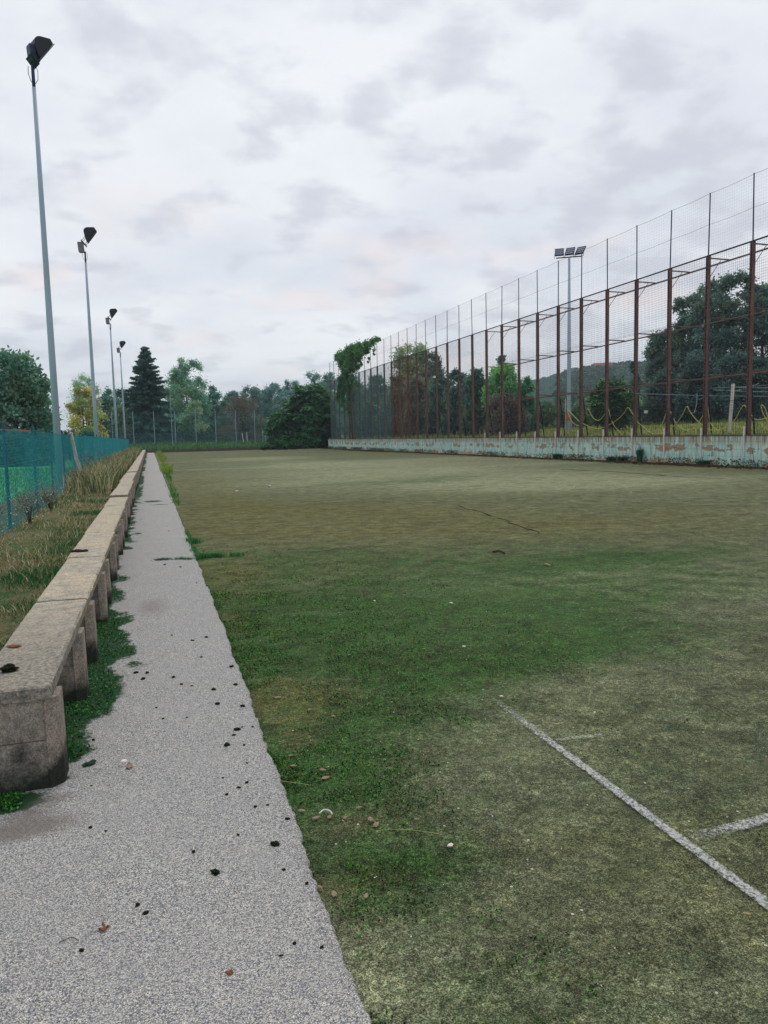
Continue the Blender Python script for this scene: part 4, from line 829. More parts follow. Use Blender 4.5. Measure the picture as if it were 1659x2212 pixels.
# cloth hanging over the fence
a0 = hit(150, 933, 0, FX+off(20)+.02); a1 = hit(171, 1082, 0, FX+.35); a2 = P0(200, 1112)
pc = [(a0[0]-.05, a0[1], 1.70), (a0[0]+.02, a0[1], 1.80), (a0[0]+.07, a0[1]+.03, 1.55), (a0[0]+.15, a0[1]-.1, 1.0), (a0[0]+.30, a0[1]-.3, .55), (a0[0]+.45, a0[1]-.45, .25), (a0[0]+.75, a0[1]-.6, .08), (-1.08, a0[1]-1.0, .06)]
root = tag(empty('hanging_cloth', (a0[0], a0[1], 0)), 'torn grey cloth strips hanging from the top of the blue fence down into the grass', 'cloth')
mb = MB()
for q in range(7):
    dx = rng.uniform(-.025, .025); dy = rng.uniform(-.07, .07)
    pts = [(p[0]+dx*(1+i*.2)-a0[0]+rng.normal(0, .008), p[1]+dy*(1 if i < 4 else 1.6)-a0[1]+rng.normal(0, .01), p[2]+rng.normal(0, .01)) for i, p in enumerate(pc)]
    mb.tube(pts, [.022, .030, .022, .016, .014, .016, .022, .010], 6)
mb.build('strips', M['rag'], root, smooth=True)
MB().tube([(.2, -.1, .62), (.33, -.3, .48), (.42, -.42, .2), (.6, -.6, .1), (1.2, -1.1, .09)], [.02, .04, .035, .05, .03], 7).build('knot', simple('black_plastic', S(20, 28, 40), .4, .4), root, smooth=True)
# ================================================================== left floodlights
prof = [(195, 200), (200, 165), (222, 142), (250, 132), (350, 127), (378, 170), (245, 348), (225, 330), (208, 268)]
SH = [0, 0, 1.]
def pz(p): return ((p[0]-197)*.0034*SH[2]+SH[0], (490-p[1])*.0034*SH[2]+SH[1])
def flood_head(H):
    root = empty('floodlight_pole', (0, 0, 0))
    mb = MB(); mb.tube([(0, 0, -.3), (0, 0, H*.35), (0, 0, H*.7), (0, 0, H-.55)], [.115, .095, .072, .052], 14); mb.build('pole', M['pole'], root, smooth=True)
    MB().tube([(0, 0, H-.6), (0, 0, H)], .043, 12).build('spigot', M['navy'], root, smooth=True)
    P2 = [pz(p) for p in prof]; n = len(P2); hw = .22
    V = [(x, -hw*.8, z+H) for x, z in P2]+[(x, hw*.8, z+H) for x, z in P2]
    F = [tuple(range(n)), tuple(range(n, 2*n))[::-1]]+[((i+1) % n, i, n+i, n+(i+1) % n) for i in range(n)]
    MB().add(V, F).build('lamp_housing', M['housing'], root, .012)
    a = Vector((pz((378, 170))[0], 0, pz((378, 170))[1]+H)); b = Vector((pz((245, 348))[0], 0, pz((245, 348))[1]+H)); nrm = Vector((a.z-b.z, 0, -(a.x-b.x))).normalized()
    V = [];
    for s_ in (.004, .022):
        for c_, y_ in ((a, -hw), (a, hw), (b, hw), (b, -hw)): V.append(c_+nrm*s_+Vector((0, y_, 0)))
    MB().add(V, [(0, 1, 2, 3)[::-1], (4, 5, 6, 7), (0, 1, 5, 4), (1, 2, 6, 5), (2, 3, 7, 6), (3, 0, 4, 7)]).build('glass', M['dark'], root)
    mb = MB()
    for y_ in (-hw*.86, hw*.86):
        mb.sq((*[pz((218, 262))[0]], y_, pz((218, 262))[1]+H), (pz((165, 338))[0], y_, pz((165, 338))[1]+H), .022, .008)
        mb.sq((pz((243, 345))[0], y_, pz((243, 345))[1]+H), (pz((205, 392))[0], y_, pz((205, 392))[1]+H), .022, .008)
    p1 = pz((150, 325)); p2 = pz((225, 408)); mb.sq((p1[0], 0, p1[1]+H), (p2[0], 0, p2[1]+H), hw*.9, .018); mb.build('bracket', M['dark'], root)
    q = [pz(p) for p in ((95, 352), (180, 352), (192, 500), (120, 506), (104, 488))]; n = len(q)
    V = [(x, -.13, z+H) for x, z in q]+[(x, .13, z+H) for x, z in q]
    MB().add(V, [tuple(range(n)), tuple(range(n, 2*n))[::-1]]+[((i+1) % n, i, n+i, n+(i+1) % n) for i in range(n)]).build('ballast_box', M['box'], root, .01)
    MB().tube([(-.12, -.02, H-.06), (-.13, -.02, H-.25), (-.07, -.02, H-.42), (.0, -.03, H-.5)], .009, 5).build('cable', M['cable'], root)
    MB().tube([(.03, -.04, H+.03), (.11, -.05, H-.12), (.10, -.05, H-.35), (.02, -.04, H-.48)], .008, 5).build('cable', M['cable'], root)
    return root
f0 = flood_head(11.4); SH[:] = [.04, -.22, .78]; f1 = flood_head(11.4)
for ch in f1.children:
    if ch.name.startswith('ballast'): ch.location = (.15, .03, .36); ch.data.materials[0] = M['navy']
for k_, (x, y, sc_, rz_, tl, lb) in enumerate([(-2.58, 22.7, 1.005, .45, 0, 'nearest floodlight pole behind the blue fence, black lamp turned half away'), (-2.97, 43.1, 1.0, .0, 0, 'second floodlight pole, with a purple-grey ballast box under the black lamp'), (-3.03, 67.2, .985, .05, 0, 'third floodlight pole from the camera, with a pale ballast box'), (-3.08, 87.3, .975, -.1, 0, 'farthest floodlight pole of the row on the left')]):
    o = f1 if k_ == 0 else f0 if k_ == 1 else copy_tree(f0); o.location = (x, y, 0); o.scale = (1, 1, sc_); o.rotation_euler = (0, 0, rz_); tag(o, lb, 'floodlight', 'floodlight poles behind the blue fence')
    if k_ == 0:
        for ch in o.children:
            if ch.name.split('.')[0] in ('pole',): ch.scale = (.92, .92, 1)
# ================================================================== turquoise wall
WX = 21.57; Y0W = 8.0; Y1W = 95.2
root = tag(empty('plaster_wall', (WX, Y0W, 0)), 'long low turquoise plaster wall with peeling brown patches along the right side of the court', 'wall')
mb = MB(); ys = np.arange(0, Y1W-Y0W+.01, 2.18)
for a, b in zip(ys[:-1], ys[1:]): mb.box(-.14, .3, a, b-.0, -.3, 1.16) if False else None
mb.box(-.15, .3, 0, Y1W-Y0W, -.3, 1.165); mb.build('wall_body', M['wall'], root)
V = []; n = 180; yy = np.linspace(-.02, Y1W-Y0W+.02, n); mbc = MB()
pr = [(-.18, 1.166), (-.18, 1.205), (.33, 1.215), (.33, 1.166)]
V = [(x+rng.normal(0, .004), y, z+(rng.normal(0, .006) if z > 1.17 else 0)) for y in yy for x, z in pr]
F = [(i*4+j, i*4+(j+1) % 4, (i+1)*4+(j+1) % 4, (i+1)*4+j) for i in range(n-1) for j in range(4)]+[(0, 1, 2, 3), tuple(range((n-1)*4, n*4))[::-1]]
MB().add(V, F).build('coping', M['coping'], root)
PY = [23.40+2.3466*k_ for k_ in range(-3, 31)]       # post positions
for k_ in range(-2, 11):
    y = 23.40+2.3466*k_
    MB().sq((21.385-WX+.0, y-Y0W, .31+.01*math.sin(k_*3)), (21.385-WX, y-Y0W, 1.53+.03*math.sin(k_*5)), .03, .022).build('drain_pipe', M['white'], root)
# small dark scrawl on the plaster
g0 = hit(1540, 985, 0, 21.415); mb = MB()
def gs(pts): mb.tube([(21.417-WX, g0[1]+a-Y0W, .33+b) for a, b in pts], .008, 4)
gs([(.0, .0), (.02, .14), (.05, .22), (.09, .14), (.10, .0)]); gs([(.0, .08), (.10, .08)]); gs([(.18, .02), (.2, .16)]); gs([(.24, .05), (.3, .07)])
mb.build('scrawl', M['dark'], root)
# ================================================================== tall net
root = tag(empty('ball_net', (WX, Y0W, 0)), 'very tall net on rusty red steel posts standing on the turquoise wall', 'net fence')
lx, ly = WX, Y0W; ZR, ZP = 8.32, 10.76
for k_, y in enumerate(PY):
    h_ = .068; mb = MB()
    mb.box(-h_, h_, y-ly-.065, y-ly-.052, 1.2, ZR); mb.box(-h_, h_, y-ly+.052, y-ly+.065, 1.2, ZR); mb.box(-.005, .005, y-ly-.052, y-ly+.052, 1.2, ZR)
    if k_ < 24:
        for z in np.arange(1.4, ZR, .17): mb.box(-h_-.006, -h_+.012, y-ly-.07, y-ly+.07, z, z+.022)     # lacing cord wound round the post
    mb.build('post', M['rust'], root)
    mb = MB(); mb.bar((0, y-ly, ZR), (.03*math.sin(k_*1.7), y-ly+.02*math.sin(k_), ZP), .026, .024, 8); mb.build('pole', M['navy'], root)
yA, yB = PY[0]-ly, PY[-1]-ly
MB().bar((0, yA, ZR+.02), (0, yB, ZR+.02), .032, .032, 6).build('rail', M['dark'], root)
yR = 23.40+2.3466*10-ly
for z in (8.2, 5.86, 3.58):
    MB().bar((1.0, yA, z), (1.0, yR, z), .034, .034, 6).build('rail', M['rust'], root)
    for k_ in range(0, 14):
        y = PY[k_]-ly
        MB().bar((.06, y, z+.05), (1.0, y, z+.03), .028, .028, 6).build('crossbar', M['rust'], root)
        if z > 8: MB().bar((.04, y, z-.75), (.62, y, z+.02), .013, .013, 5).build('brace', M['dark'], root)
for z in (1.24, 3.4, 5.9, 9.55, 10.74):
    pts = []
    for a, b in zip(PY[:-1], PY[1:]):
        for q in (0, .25, .5, .75): pts.append((.0, a+(b-a)*q-ly, z-(.03 if z > 9 else .01)*4*q*(1-q)))
    pts.append((0, PY[-1]-ly, z)); MB().tube(pts, .006 if z < 9 else .005, 4).build('wire', M['dark'], root)
def net(name, ya, yb, za, zb, sy, sz, r, mat, sag=.0):
    ys = np.arange(ya, yb+1e-6, sy); zs = np.arange(za, zb+1e-6, sz)
    def prism(A, B, nrm1, nrm2):
        n = len(A); a3 = [(math.cos(t), math.sin(t)) for t in (0, 2.09, 4.19)]
        V = np.stack([X_+r*(c_*nrm1+s_*nrm2) for X_ in (A, B) for c_, s_ in a3], 1).reshape(-1, 3); b_ = np.arange(n)[:, None]*6
        F = np.concatenate([b_+np.array([j, (j+1) % 3, 3+(j+1) % 3, 3+j]) for j in range(3)]); return V, F
    ux, uy, uz = np.eye(3)
    # verticals: two segments so that the net is not perfectly straight
    zm = (za+zb)/2; w1 = rng.normal(0, .012, len(ys))
    A = np.stack([0*ys, ys-ly, 0*ys+za], -1); Bm = np.stack([w1+.02, ys-ly+rng.normal(0, .006, len(ys)), 0*ys+zm], -1); C_ = np.stack([0*ys, ys-ly, 0*ys+zb], -1)
    V1, F1 = prism(np.concatenate([A, Bm]), np.concatenate([Bm, C_]), ux, uy)
    segs = np.arange(ya, yb, 2.3466); A = []; B = []
    for z in zs:
        for s_ in segs:
            e = min(s_+2.3466, yb); mid = (s_+e)/2; d = sag*(z-za)/(zb-za) if sag else .004
            A += [(0, s_-ly, z), (.02, mid-ly, z-d)]; B += [(.02, mid-ly, z-d), (0, e-ly, z)]
    V2, F2 = prism(np.array(A), np.array(B), ux, uz)
    return raw(name, np.concatenate([V1, V2]), np.concatenate([F1, F2+len(V1)]), mat, root)
yT1, yT2 = 23.40+2.3466*16.5, 23.40+2.3466*22.0
yT2 = hit(846, 940, 0, WX)[1]
net('net_panel', PY[0], yT1, 1.25, ZR, .10, .10, .0036, M['net'])
net('net_panel', yT1, yT2, 1.25, ZR, .10, .065, .0055, M['netbrown'])
net('net_panel', yT2, PY[-1], 1.25, ZR, .09, .06, .005, M['netteal'])
net('net_panel', PY[0], PY[-1], ZR, ZP-.03, .12, .12, .0013, M['netup'], .04)
# dark struts and low wire fence just behind
root = tag(empty('low_fence', (22.1, Y0W, 0)), 'low dark wire fence with slim leaning posts right behind the tall net', 'fence')
for k_, y in enumerate(PY):
    MB().sq((.12, y-ly+.35, 1.0), (-.35, y-ly+.12, 3.3), .022).build('post', M['dark'], root)
for z in (1.75, 2.15, 2.55): MB().tube([(.0, y+.3-ly, z+.01*math.sin(y)) for y in np.arange(PY[0], PY[-1], 2.35)], .012 if z > 2.5 else .007, 4).build('rail', M['dark'], root)
zs = np.arange(1.2, 2.56, .1); mb_v = []; ysn = np.arange(PY[0], PY[-1], .14)
A = np.stack([0*ysn, ysn-ly, 0*ysn+1.2], -1); n = len(A); B = A+np.array([0, 0, 1.35]); q = .003
V = np.stack([A+[q, 0, 0], A+[-q, q, 0], A+[-q, -q, 0], B+[q, 0, 0], B+[-q, q, 0], B+[-q, -q, 0]], 1).reshape(-1, 3); b_ = np.arange(n)[:, None]*6
F = np.concatenate([b_+np.array([j, (j+1) % 3, 3+(j+1) % 3, 3+j]) for j in range(3)]); V2 = []; 
for z in zs: V2 += [(q, 0+PY[0]-ly, z), (-q, PY[0]-ly, z+q), (-q, PY[0]-ly, z-q), (q, PY[-1]-ly, z), (-q, PY[-1]-ly, z+q), (-q, PY[-1]-ly, z-q)]
b2 = np.arange(len(zs))[:, None]*6+len(V); F2 = np.concatenate([b2+np.array([j, (j+1) % 3, 3+(j+1) % 3, 3+j]) for j in range(3)])
raw('mesh', np.concatenate([V, np.array(V2)]), np.concatenate([F, F2]), M['dark'], root)
yy = hit(1410+35, 889, 0, 22.05)[1]
pl = hit(1396, 889.5, 0, 21.98); MB().box(-.1, .1, -.012, .0, -.07, .07).build('name_plate', M['white'], root).location = (pl[0]-22.1-.02, pl[1]-Y0W, pl[2])
# yellow hose
def cA(x, y): return ((1700+x/3.607)/1.5431, (1200+y/3.607)/1.5431)
def cB(x, y): return ((2100+x/3.607)/1.5431, (1200+y/3.607)/1.5431)
runs = [[cA(*p) for p in [(690, 590), (760, 665), (830, 735), (900, 775), (980, 810), (1060, 822), (1130, 808), (1210, 770), (1300, 710), (1370, 640), (1418, 570), (1470, 640), (1530, 740), (1600, 800)]]+[cB(*p) for p in [(210, 850), (285, 885), (350, 830), (400, 740), (432, 640)]],
        [cA(*p) for p in [(690, 590), (705, 660), (740, 730), (790, 780), (850, 776), (905, 660), (935, 580), (970, 650), (1020, 715), (1080, 720), (1135, 655), (1180, 585), (1210, 700), (1260, 800), (1340, 890)]],
        [cB(*p) for p in [(285, 885), (400, 878), (480, 830), (560, 760), (640, 640), (683, 555), (720, 620), (790, 710), (880, 792)]],
        [cB(*p) for p in [(432, 640), (485, 620), (540, 740), (600, 810), (680, 845), (760, 825), (820, 760), (880, 660), (930, 560), (950, 680), (985, 790), (1060, 850), (1055, 875)]],
        [cB(*p) for p in [(880, 792), (930, 825), (1000, 845), (1080, 840), (1180, 790), (1260, 720), (1320, 610), (1365, 545), (1400, 575), (1460, 660), (1500, 710), (1560, 718), (1620, 705), (1655, 700)]],
        [cB(*p) for p in [(1655, 740), (1600, 640), (1575, 540), (1625, 580), (1659, 700)]]]
root = tag(empty('hose', (22.1, 20, 1.2)), 'long yellow hose draped in loops over the low wire fence behind the net', 'hose')
mb = MB()
def smoothpts(P_, k_=4):
    P_ = [Vector(p) for p in P_]; out = []
    for i in range(len(P_)-1):
        p0 = P_[max(i-1, 0)]; p1 = P_[i]; p2 = P_[i+1]; p3 = P_[min(i+2, len(P_)-1)]
        for j in range(k_):
            t = j/k_; out.append(.5*((2*p1)+(-p0+p2)*t+(2*p0-5*p1+4*p2-p3)*t*t+(-p0+3*p1-3*p2+p3)*t**3))
    return out+[P_[-1]]
for j, r0 in enumerate(runs):
    P_ = []
    for x, y in r0:
        q = hit(x, y, 0, 22.0+.02*j); P_.append((q[0]-22.1, q[1]-20, q[2]-1.2))
    mb.tube(smoothpts(P_), .016, 6)
mb.build('hose_line', M['hose'], root, smooth=True)
# ================================================================== floodlight mast on the right
b = hit(1229, 936, 0, 30.0); root = tag(empty('floodlight_mast', (30, b[1], 1.5)), 'grey steel mast carrying three floodlights, standing behind the tall net', 'floodlight')
tz = 12.75
MB().tube([(0, 0, -.6), (0, 0, 0), (0, 0, .9), (0, 0, 4), (0, 0, tz)], [.25, .24, .185, .155, .085], 12).build('pole', M['pole'], root, smooth=True)
cdv = Vector((math.cos(-.55), math.sin(-.55), 0))
MB().sq(tuple(-cdv*.95+Vector((0, 0, tz+.03))), tuple(cdv*.95+Vector((0, 0, tz+.03))), .04, .035).build('crossarm', M['dark'], root)
for j, (q, yaw_) in enumerate([(-.72, -.35), (-.0, -.75), (.7, -1.15)]):
    fl = empty('floodlight', tuple(cdv*q+Vector((0, 0, tz+.12)))); fl.parent = root; fl.rotation_euler = (math.radians(0), 0, -.35+yaw_*.6)
    tilt = math.radians(40)
    def tp(x, y, z): return (x, y*math.cos(tilt)+z*math.sin(tilt), .16-y*math.sin(tilt)*0+z*math.cos(tilt)+.0*y)
    mbh = MB(); W_ = .30
    # frame bars and three recessed reflectors, leaning back
    def slab(x0, x1, z0, z1, y0_, y1_, mb_):
        c_ = [(x, y, z) for z in (z0, z1) for y in (y0_, y1_) for x in (x0, x1)]
        mb_.add([(x, y*math.cos(tilt)+z*math.sin(tilt)*1.0, .10-y*math.sin(tilt)+z*math.cos(tilt)) for x, y, z in c_], [(0, 2, 3, 1), (4, 5, 7, 6), (0, 1, 5, 4), (2, 6, 7, 3), (0, 4, 6, 2), (1, 3, 7, 5)])
    for z in (0, .22, .44, .66): slab(-W_, W_, z, z+.05, -.06, .04, mbh)
    slab(-W_-.03, -W_, 0, .71, -.06, .04, mbh); slab(W_, W_+.03, 0, .71, -.06, .04, mbh); slab(-W_, W_, .0, .71, .04, .07, mbh)
    mbh.build('lamp_frame', M['housing'], fl)
    for z in (.05, .27, .49):
        mm_ = MB(); slab(-W_, W_, z, z+.17, -.03, .038, mm_); mm_.build('reflector', M['lamppanel'], fl)
    MB().sq((-.33, 0, -.1), (-.33, .08, .25), .015).sq((.33, 0, -.1), (.33, .08, .25), .015).build('bracket', M['dark'], fl)
MB().box(-.42, -.14, -.36, -.26, .75, 1.35).build('meter_box', M['orange'], root, .01)
MB().bar((-.45, -.25, -.3), (-.45, -.25, 2.4), .025).build('conduit', M['white'], root)
# ================================================================== leaning washing post with lines
tpt = hit(1583.7, 829, 1, 27.0); bpt = hit(1575, 940, 1, 27.0); root = tag(empty('leaning_post', (bpt[0], 27, 1.6)), 'pale leaning concrete post carrying wires behind the net', 'post')
MB().sq((0, 0, -.4), (tpt[0]-bpt[0], 0, tpt[2]-1.6), .05).build('shaft', M['white'], root)
mb = MB()
for (x1_, y1_), (x2_, y2_), r in [((1375, 850), (1700, 856), .012), ((1540, 842), (1700, 846), .012), ((1585, 836), (1700, 836), .016), ((1586, 845), (1640, 828), .010), ((1540, 838), (1700, 828), .01)]:
    a = hit(x1_, y1_, 1, 27.0); c = hit(x2_, y2_, 1, 27.); mb.tube([(a[0]-bpt[0], 0, a[2]-1.6), ((a[0]+c[0])/2-bpt[0], 0, (a[2]+c[2])/2-1.64), (c[0]-bpt[0], 0, c[2]-1.6)], r, 4)
mb.build('wires', M['pole'], root)
a = hit(1506, 850, 1, 27.); c = hit(1500, 892, 1, 27.); MB().tube([(a[0]-bpt[0], 0, a[2]-1.6), ((a[0]+c[0])/2-bpt[0]+.05, 0, (a[2]+c[2])/2-1.6), (c[0]-bpt[0], 0, c[2]-1.6), (c[0]-bpt[0]-.15, 0, c[2]-1.58)], .014, 4).build('loose_wire', M['pole'], root)
# teal netting heap
q = hit(1487, 915, 0, 38.); root = tag(empty('netting_heap', (38, q[1], 1.75)), 'low heap of teal netting on the grass in front of the poplar group', 'netting')
u_, v_ = np.meshgrid(np.linspace(-1, 1, 22), np.linspace(-1, 1, 12)); zz_ = np.clip(1-u_**2-v_**2, 0, 1)**.6*.75+.05*rng.random(u_.shape)-.1; nx = 22; i = (np.arange(21)[None, :]+22*np.arange(11)[:, None]).ravel()
raw('net_cover', np.stack([v_*1.2, u_*3.2, zz_], -1).reshape(-1, 3), np.stack([i, i+1, i+23, i+22], -1), M['tarp'], root)
# ================================================================== vine on the far net
def W(x, y): q = hit(x, y, 0, WX-.1); return q
root = tag(empty('climbing_vine', (WX-.42, 86, 1.2)), 'green vine climbing the far end of the tall net and spilling over its top wire', 'vine')
def vc(cx_, cy_): return ((1100+cx_/6.145)/1.5431, (1120+cy_/6.145)/1.5431)
cl = []
for (x, y, r, k_) in [(180, 450, .35, 2), (240, 400, .5, 4), (320, 360, .6, 5), (400, 320, .6, 6), (480, 270, .6, 6), (560, 240, .6, 6), (640, 210, .6, 6), (720, 220, .5, 5), (800, 190, .5, 4), (880, 170, .45, 4), (950, 120, .35, 3), (1020, 90, .25, 2), (1060, 75, .15, 2),
                      (260, 470, .6, 4), (350, 470, .7, 6), (450, 430, .7, 6), (550, 400, .7, 6), (640, 380, .6, 6), (700, 330, .5, 4), (800, 280, .45, 4), (850, 330, .25, 2), (840, 450, .15, 2), (850, 540, .12, 1), (960, 280, .16, 2), (970, 370, .12, 1),
                      (330, 600, .6, 5), (430, 570, .7, 6), (540, 520, .6, 6), (640, 500, .4, 4), (600, 640, .4, 3), (690, 570, .2, 2), (400, 700, .7, 6), (500, 680, .6, 6), (350, 800, .6, 5), (300, 900, .6, 5), (430, 850, .7, 6), (500, 900, .5, 4), (270, 1020, .5, 5), (250, 1130, .5, 5), (240, 1230, .5, 4), (350, 1050, .6, 5), (450, 1030, .5, 5), (330, 1180, .5, 4), (440, 1160, .4, 4), (300, 1300, .4, 3), (460, 1280, .35, 3), (600, 980, .22, 2), (300, 1420, .3, 2), (450, 1400, .3, 2), (470, 1560, .25, 2), (380, 1480, .25, 2)]:
    for _ in range(k_):
        q = W(*vc(x+rng.normal(0, 18), y+rng.normal(0, 18))); cl.append((q[0]-WX+.1+rng.uniform(-.25, .3)*min(1, r*1.6), q[1]-86, q[2]-1.2, r*rng.uniform(.3, .75)))
cl = np.array(cl); n = 28000; wts = cl[:, 3]**1.0; idx = rng.choice(len(cl), n, p=wts/wts.sum()); dirs = rng.normal(size=(n, 3)); dirs /= np.linalg.norm(dirs, axis=1, keepdims=True)
P = cl[idx, :3]+dirs*(cl[idx, 3]*np.minimum(np.abs(rng.normal(0, .7, n))+.1, 1.8))[:, None]*np.array([.6, 1.8, 1.1])
yel = np.clip((P[:, 1]-3.2)/2.2, 0, 1)*np.clip((7-P[:, 2])/3, 0, 1)*np.clip((P[:, 2]-1.5)/2, 0, 1)
lightc = np.clip((P[:, 2]-7.6)/1.8, 0, 1)
c = np.array([.070, .165, .080])*(1-lightc[:, None])+np.array([.10, .24, .09])*lightc[:, None]; c = c*(1-yel[:, None])+np.array([.36, .38, .09])*yel[:, None]
c *= ((1+.35*rng.uniform(-1, 1, len(cl)))[idx]*(1+.3*rng.uniform(-1, 1, n)))[:, None]
V, F, C = leaf_cards(P, dirs+np.array([-.3, 0, -.35]), .17*rng.uniform(.6, 1.3, n), .13, np.clip(c, 0, 1)); raw('leaves', V, F, M['leaf'], root, C)
mb = MB()
for j in range(6):
    b0 = W(*vc(470+j*12, 1990)); y_ = b0[1]-86; pts = [(rng.uniform(-.1, .1), y_+rng.uniform(-.2, .2)+(.5*t), -.0+t*8.6) for t in np.linspace(0, 1, 8)]; mb.tube(pts, [.045-.03*t for t in np.linspace(0, 1, 8)], 5)
mb.build('stems', M['bark'], root)
# ================================================================== far fence, thin pole, goal frame
root = tag(empty('far_fence', (0, 108, .9)), 'tall wire fence on slim pale posts across the far end of the court', 'fence')
for x in (-5.4, -2.7, 0, 2.78, 5.53, 8.24, 11.02, 13.67, 16.4): MB().bar((x, 0, -.9), (x+.03, 0, 4.6), .045, .04, 8).build('post', M['pole'], root)
for z in (.3, 1.7, 4.55): MB().bar((-5.4, 0, z), (16.4, 0, z), .012, .012, 4).build('wire', M['dark'], root)
def flatnet(name, x0_, x1_, z0_, z1_, s_, r, mat):
    V = []; F = []
    xs_ = np.arange(x0_, x1_, s_); zs_ = np.arange(z0_, z1_, s_)
    L1 = [((x, z0_), (x, z1_)) for x in xs_]+[((x0_, z), (x1_, z)) for z in zs_]
    for (a, b_), (c_, d_) in L1:
        k0 = len(V); dx, dz_ = (r, 0) if a == c_ else (0, r)
        V += [(a-dx, -r*.6, b_-dz_), (a+dx, -r*.6, b_+dz_), (a, r, b_), (c_-dx, -r*.6, d_-dz_), (c_+dx, -r*.6, d_+dz_), (c_, r, d_)]
        F += [(k0+j, k0+(j+1) % 3, k0+3+(j+1) % 3, k0+3+j) for j in range(3)]
    return raw(name, np.array(V), np.array(F), mat, root)
flatnet('mesh', -5.4, 16.4, 1.7, 4.55, .16, .005, M['netteal']); flatnet('mesh', -5.4, 16.4, .05, 1.7, .11, .010, M['netteal'])
q = hit(366, 872, 1, 104.); MB_ = MB().bar((0, 0, -.2), (.0, 0, hit(366, 852, 1, 104.)[2]), .035, .03, 8); o = MB_.build('tall_pole', M['pole']); o.location = (hit(370, 900, 1, 104.)[0], 104, 0); tag(o, 'thin tall bare pole standing alone in front of the far fence', 'pole')
root = tag(empty('frame', (14.45, 105.5, .6)), 'small pale metal frame half hidden by the low large-leaved bush', 'frame')
MB().bar((0, 0, -.4), (0, 0, 2.0), .06).build('post', M['pole'], root); MB().bar((.35, .3, -.4), (.35, .3, 2.0), .05).build('post', M['pole'], root); MB().bar((-.02, 0, 2.0), (2.6, 0, 2.0), .05).build('crossbar', M['pole'], root); MB().bar((0, 0, 1.1), (1.2, 0, 1.1), .03).build('crossbar', M['pole'], root)
root = tag(empty('frame', (11.95, 106.5, .7)), 'pair of leaning white stakes left of the small pale frame', 'stakes')
MB().bar((.0, 0, -.3), (-.25, 0, 1.6), .05).build('stake', M['white'], root); MB().bar((.5, 0, -.3), (.38, 0, 1.7), .05).build('stake', M['white'], root)
# ================================================================== left background: long low building with a red roof edge
a = hit(-60, 905, 1, 58.); b = hit(30, 930, 1, 58.); zt = hit(20, 927, 1, 58.)[2]
root = tag(empty('building', (a[0], 58, 0)), 'low dark building with a red roof edge behind the green field at the left edge', 'building')
MB().box(-2, b[0]-a[0], 0, 5, -.1, zt-.12).build('wall', M['shed'], root); MB().box(-2.3, b[0]-a[0]+.3, -.4, 5.4, zt-.12, zt-.03).build('roof', M['redroof'], root)
# pale hedge/pile behind the field seen through the fence
for px, hw, lb in [(20, 45, 'dark hedge bush at the edge of the green field, at the left edge'), (80, 40, 'dark hedge bush at the edge of the green field left of the nearest pole'), (130, 35, 'dark hedge bush behind the nearest floodlight pole'), (190, 40, 'dark hedge bush below the yellow-green tree')]:
    tree('hedge_bush', lb, 'hedge', px, hw, 932, 56 if px < 100 else 70, -.1, (.026, .06, .056), kind='bush', n=5000, size=.2, clumps=24, z_lo=.0, group='hedge behind the green field', trunk=.04, trunks=2)
# ================================================================== house on the hill
q = hit(1303, 790, 1, 470.); root = tag(empty('house', (q[0], 470, q[2]-4), -.6), 'pink house with a clay roof on the ridge of the wooded hill', 'house')
MB().box(-6, 6, -4, 4, -4, 4.2).build('wall', M['house'], root)
MB().add([(-6.6, -4.6, 4.2), (6.6, -4.6, 4.2), (6.6, 4.6, 4.2), (-6.6, 4.6, 4.2), (-6.6, 0, 6.1), (6.6, 0, 6.1)], [(0, 1, 5, 4), (2, 3, 4, 5), (0, 4, 3), (1, 2, 5), (3, 2, 1, 0)]).build('roof', M['roof'], root)
for j in range(4):
    for z in (.2, 2.4): MB().box(-4.8+j*2.8, -3.8+j*2.8, -4.06, -3.98, z, z+1.3).build('window', M['pane'], root)
q = hit(1337, 792, 1, 455.); root = tag(empty('house', (q[0], 455, q[2]-3), -.6), 'pale low house right of the pink house on the hill ridge', 'house')
MB().box(-6, 6, -4, 4, -3, 2.2).build('wall', M['white'], root)
MB().add([(-6.6, -4.6, 2.2), (6.6, -4.6, 2.2), (6.6, 4.6, 2.2), (-6.6, 4.6, 2.2), (-6.6, 0, 4), (6.6, 0, 4)], [(0, 1, 5, 4), (2, 3, 4, 5), (0, 4, 3), (1, 2, 5), (3, 2, 1, 0)]).build('roof', M['roof'], root)
for j in range(3): MB().box(-4+j*3, -3+j*3, -4.06, -3.98, -.3, 1.).build('window', M['pane'], root)
# ================================================================== court markings
def line(name, label, pts, wd, z=-.0175, fade=None):
    P_ = [Vector((*p, 0)) for p in pts]; V = []; C = []; n = 60 if len(pts) == 2 else len(pts)
    if len(pts) == 2: P_ = [P_[0].lerp(P_[1], t) for t in np.linspace(0, 1, n)]
    d = (P_[-1]-P_[0]).normalized(); s_ = Vector((-d.y, d.x, 0))
    for i_, p in enumerate(P_):
        t = i_/(n-1); a_ = fade(t) if fade else 1.
        for q_ in (-.5, -.25, 0, .25, .5): V.append(tuple(p+s_*(wd*q_+rng.normal(0, .0016))+Vector((0, 0, z)))); C.append((a_*(1 if abs(q_) < .4 else .55),)*3)
    F = [(i_*5+j, i_*5+j+1, i_*5+j+6, i_*5+j+5) for i_ in range(n-1) for j in range(4)]
    o = raw(name, np.array(V), np.array(F), M['paint'], None, np.array(C)); tag(o, label, 'line marking', 'painted lines on the court'); return o
line('line_marking', 'long worn white line running towards the lower right corner of the photo', [P0(1076, 1510), P0(1700, 1972)], .048, fade=lambda t: .35+.9*min(1, t*2.5))
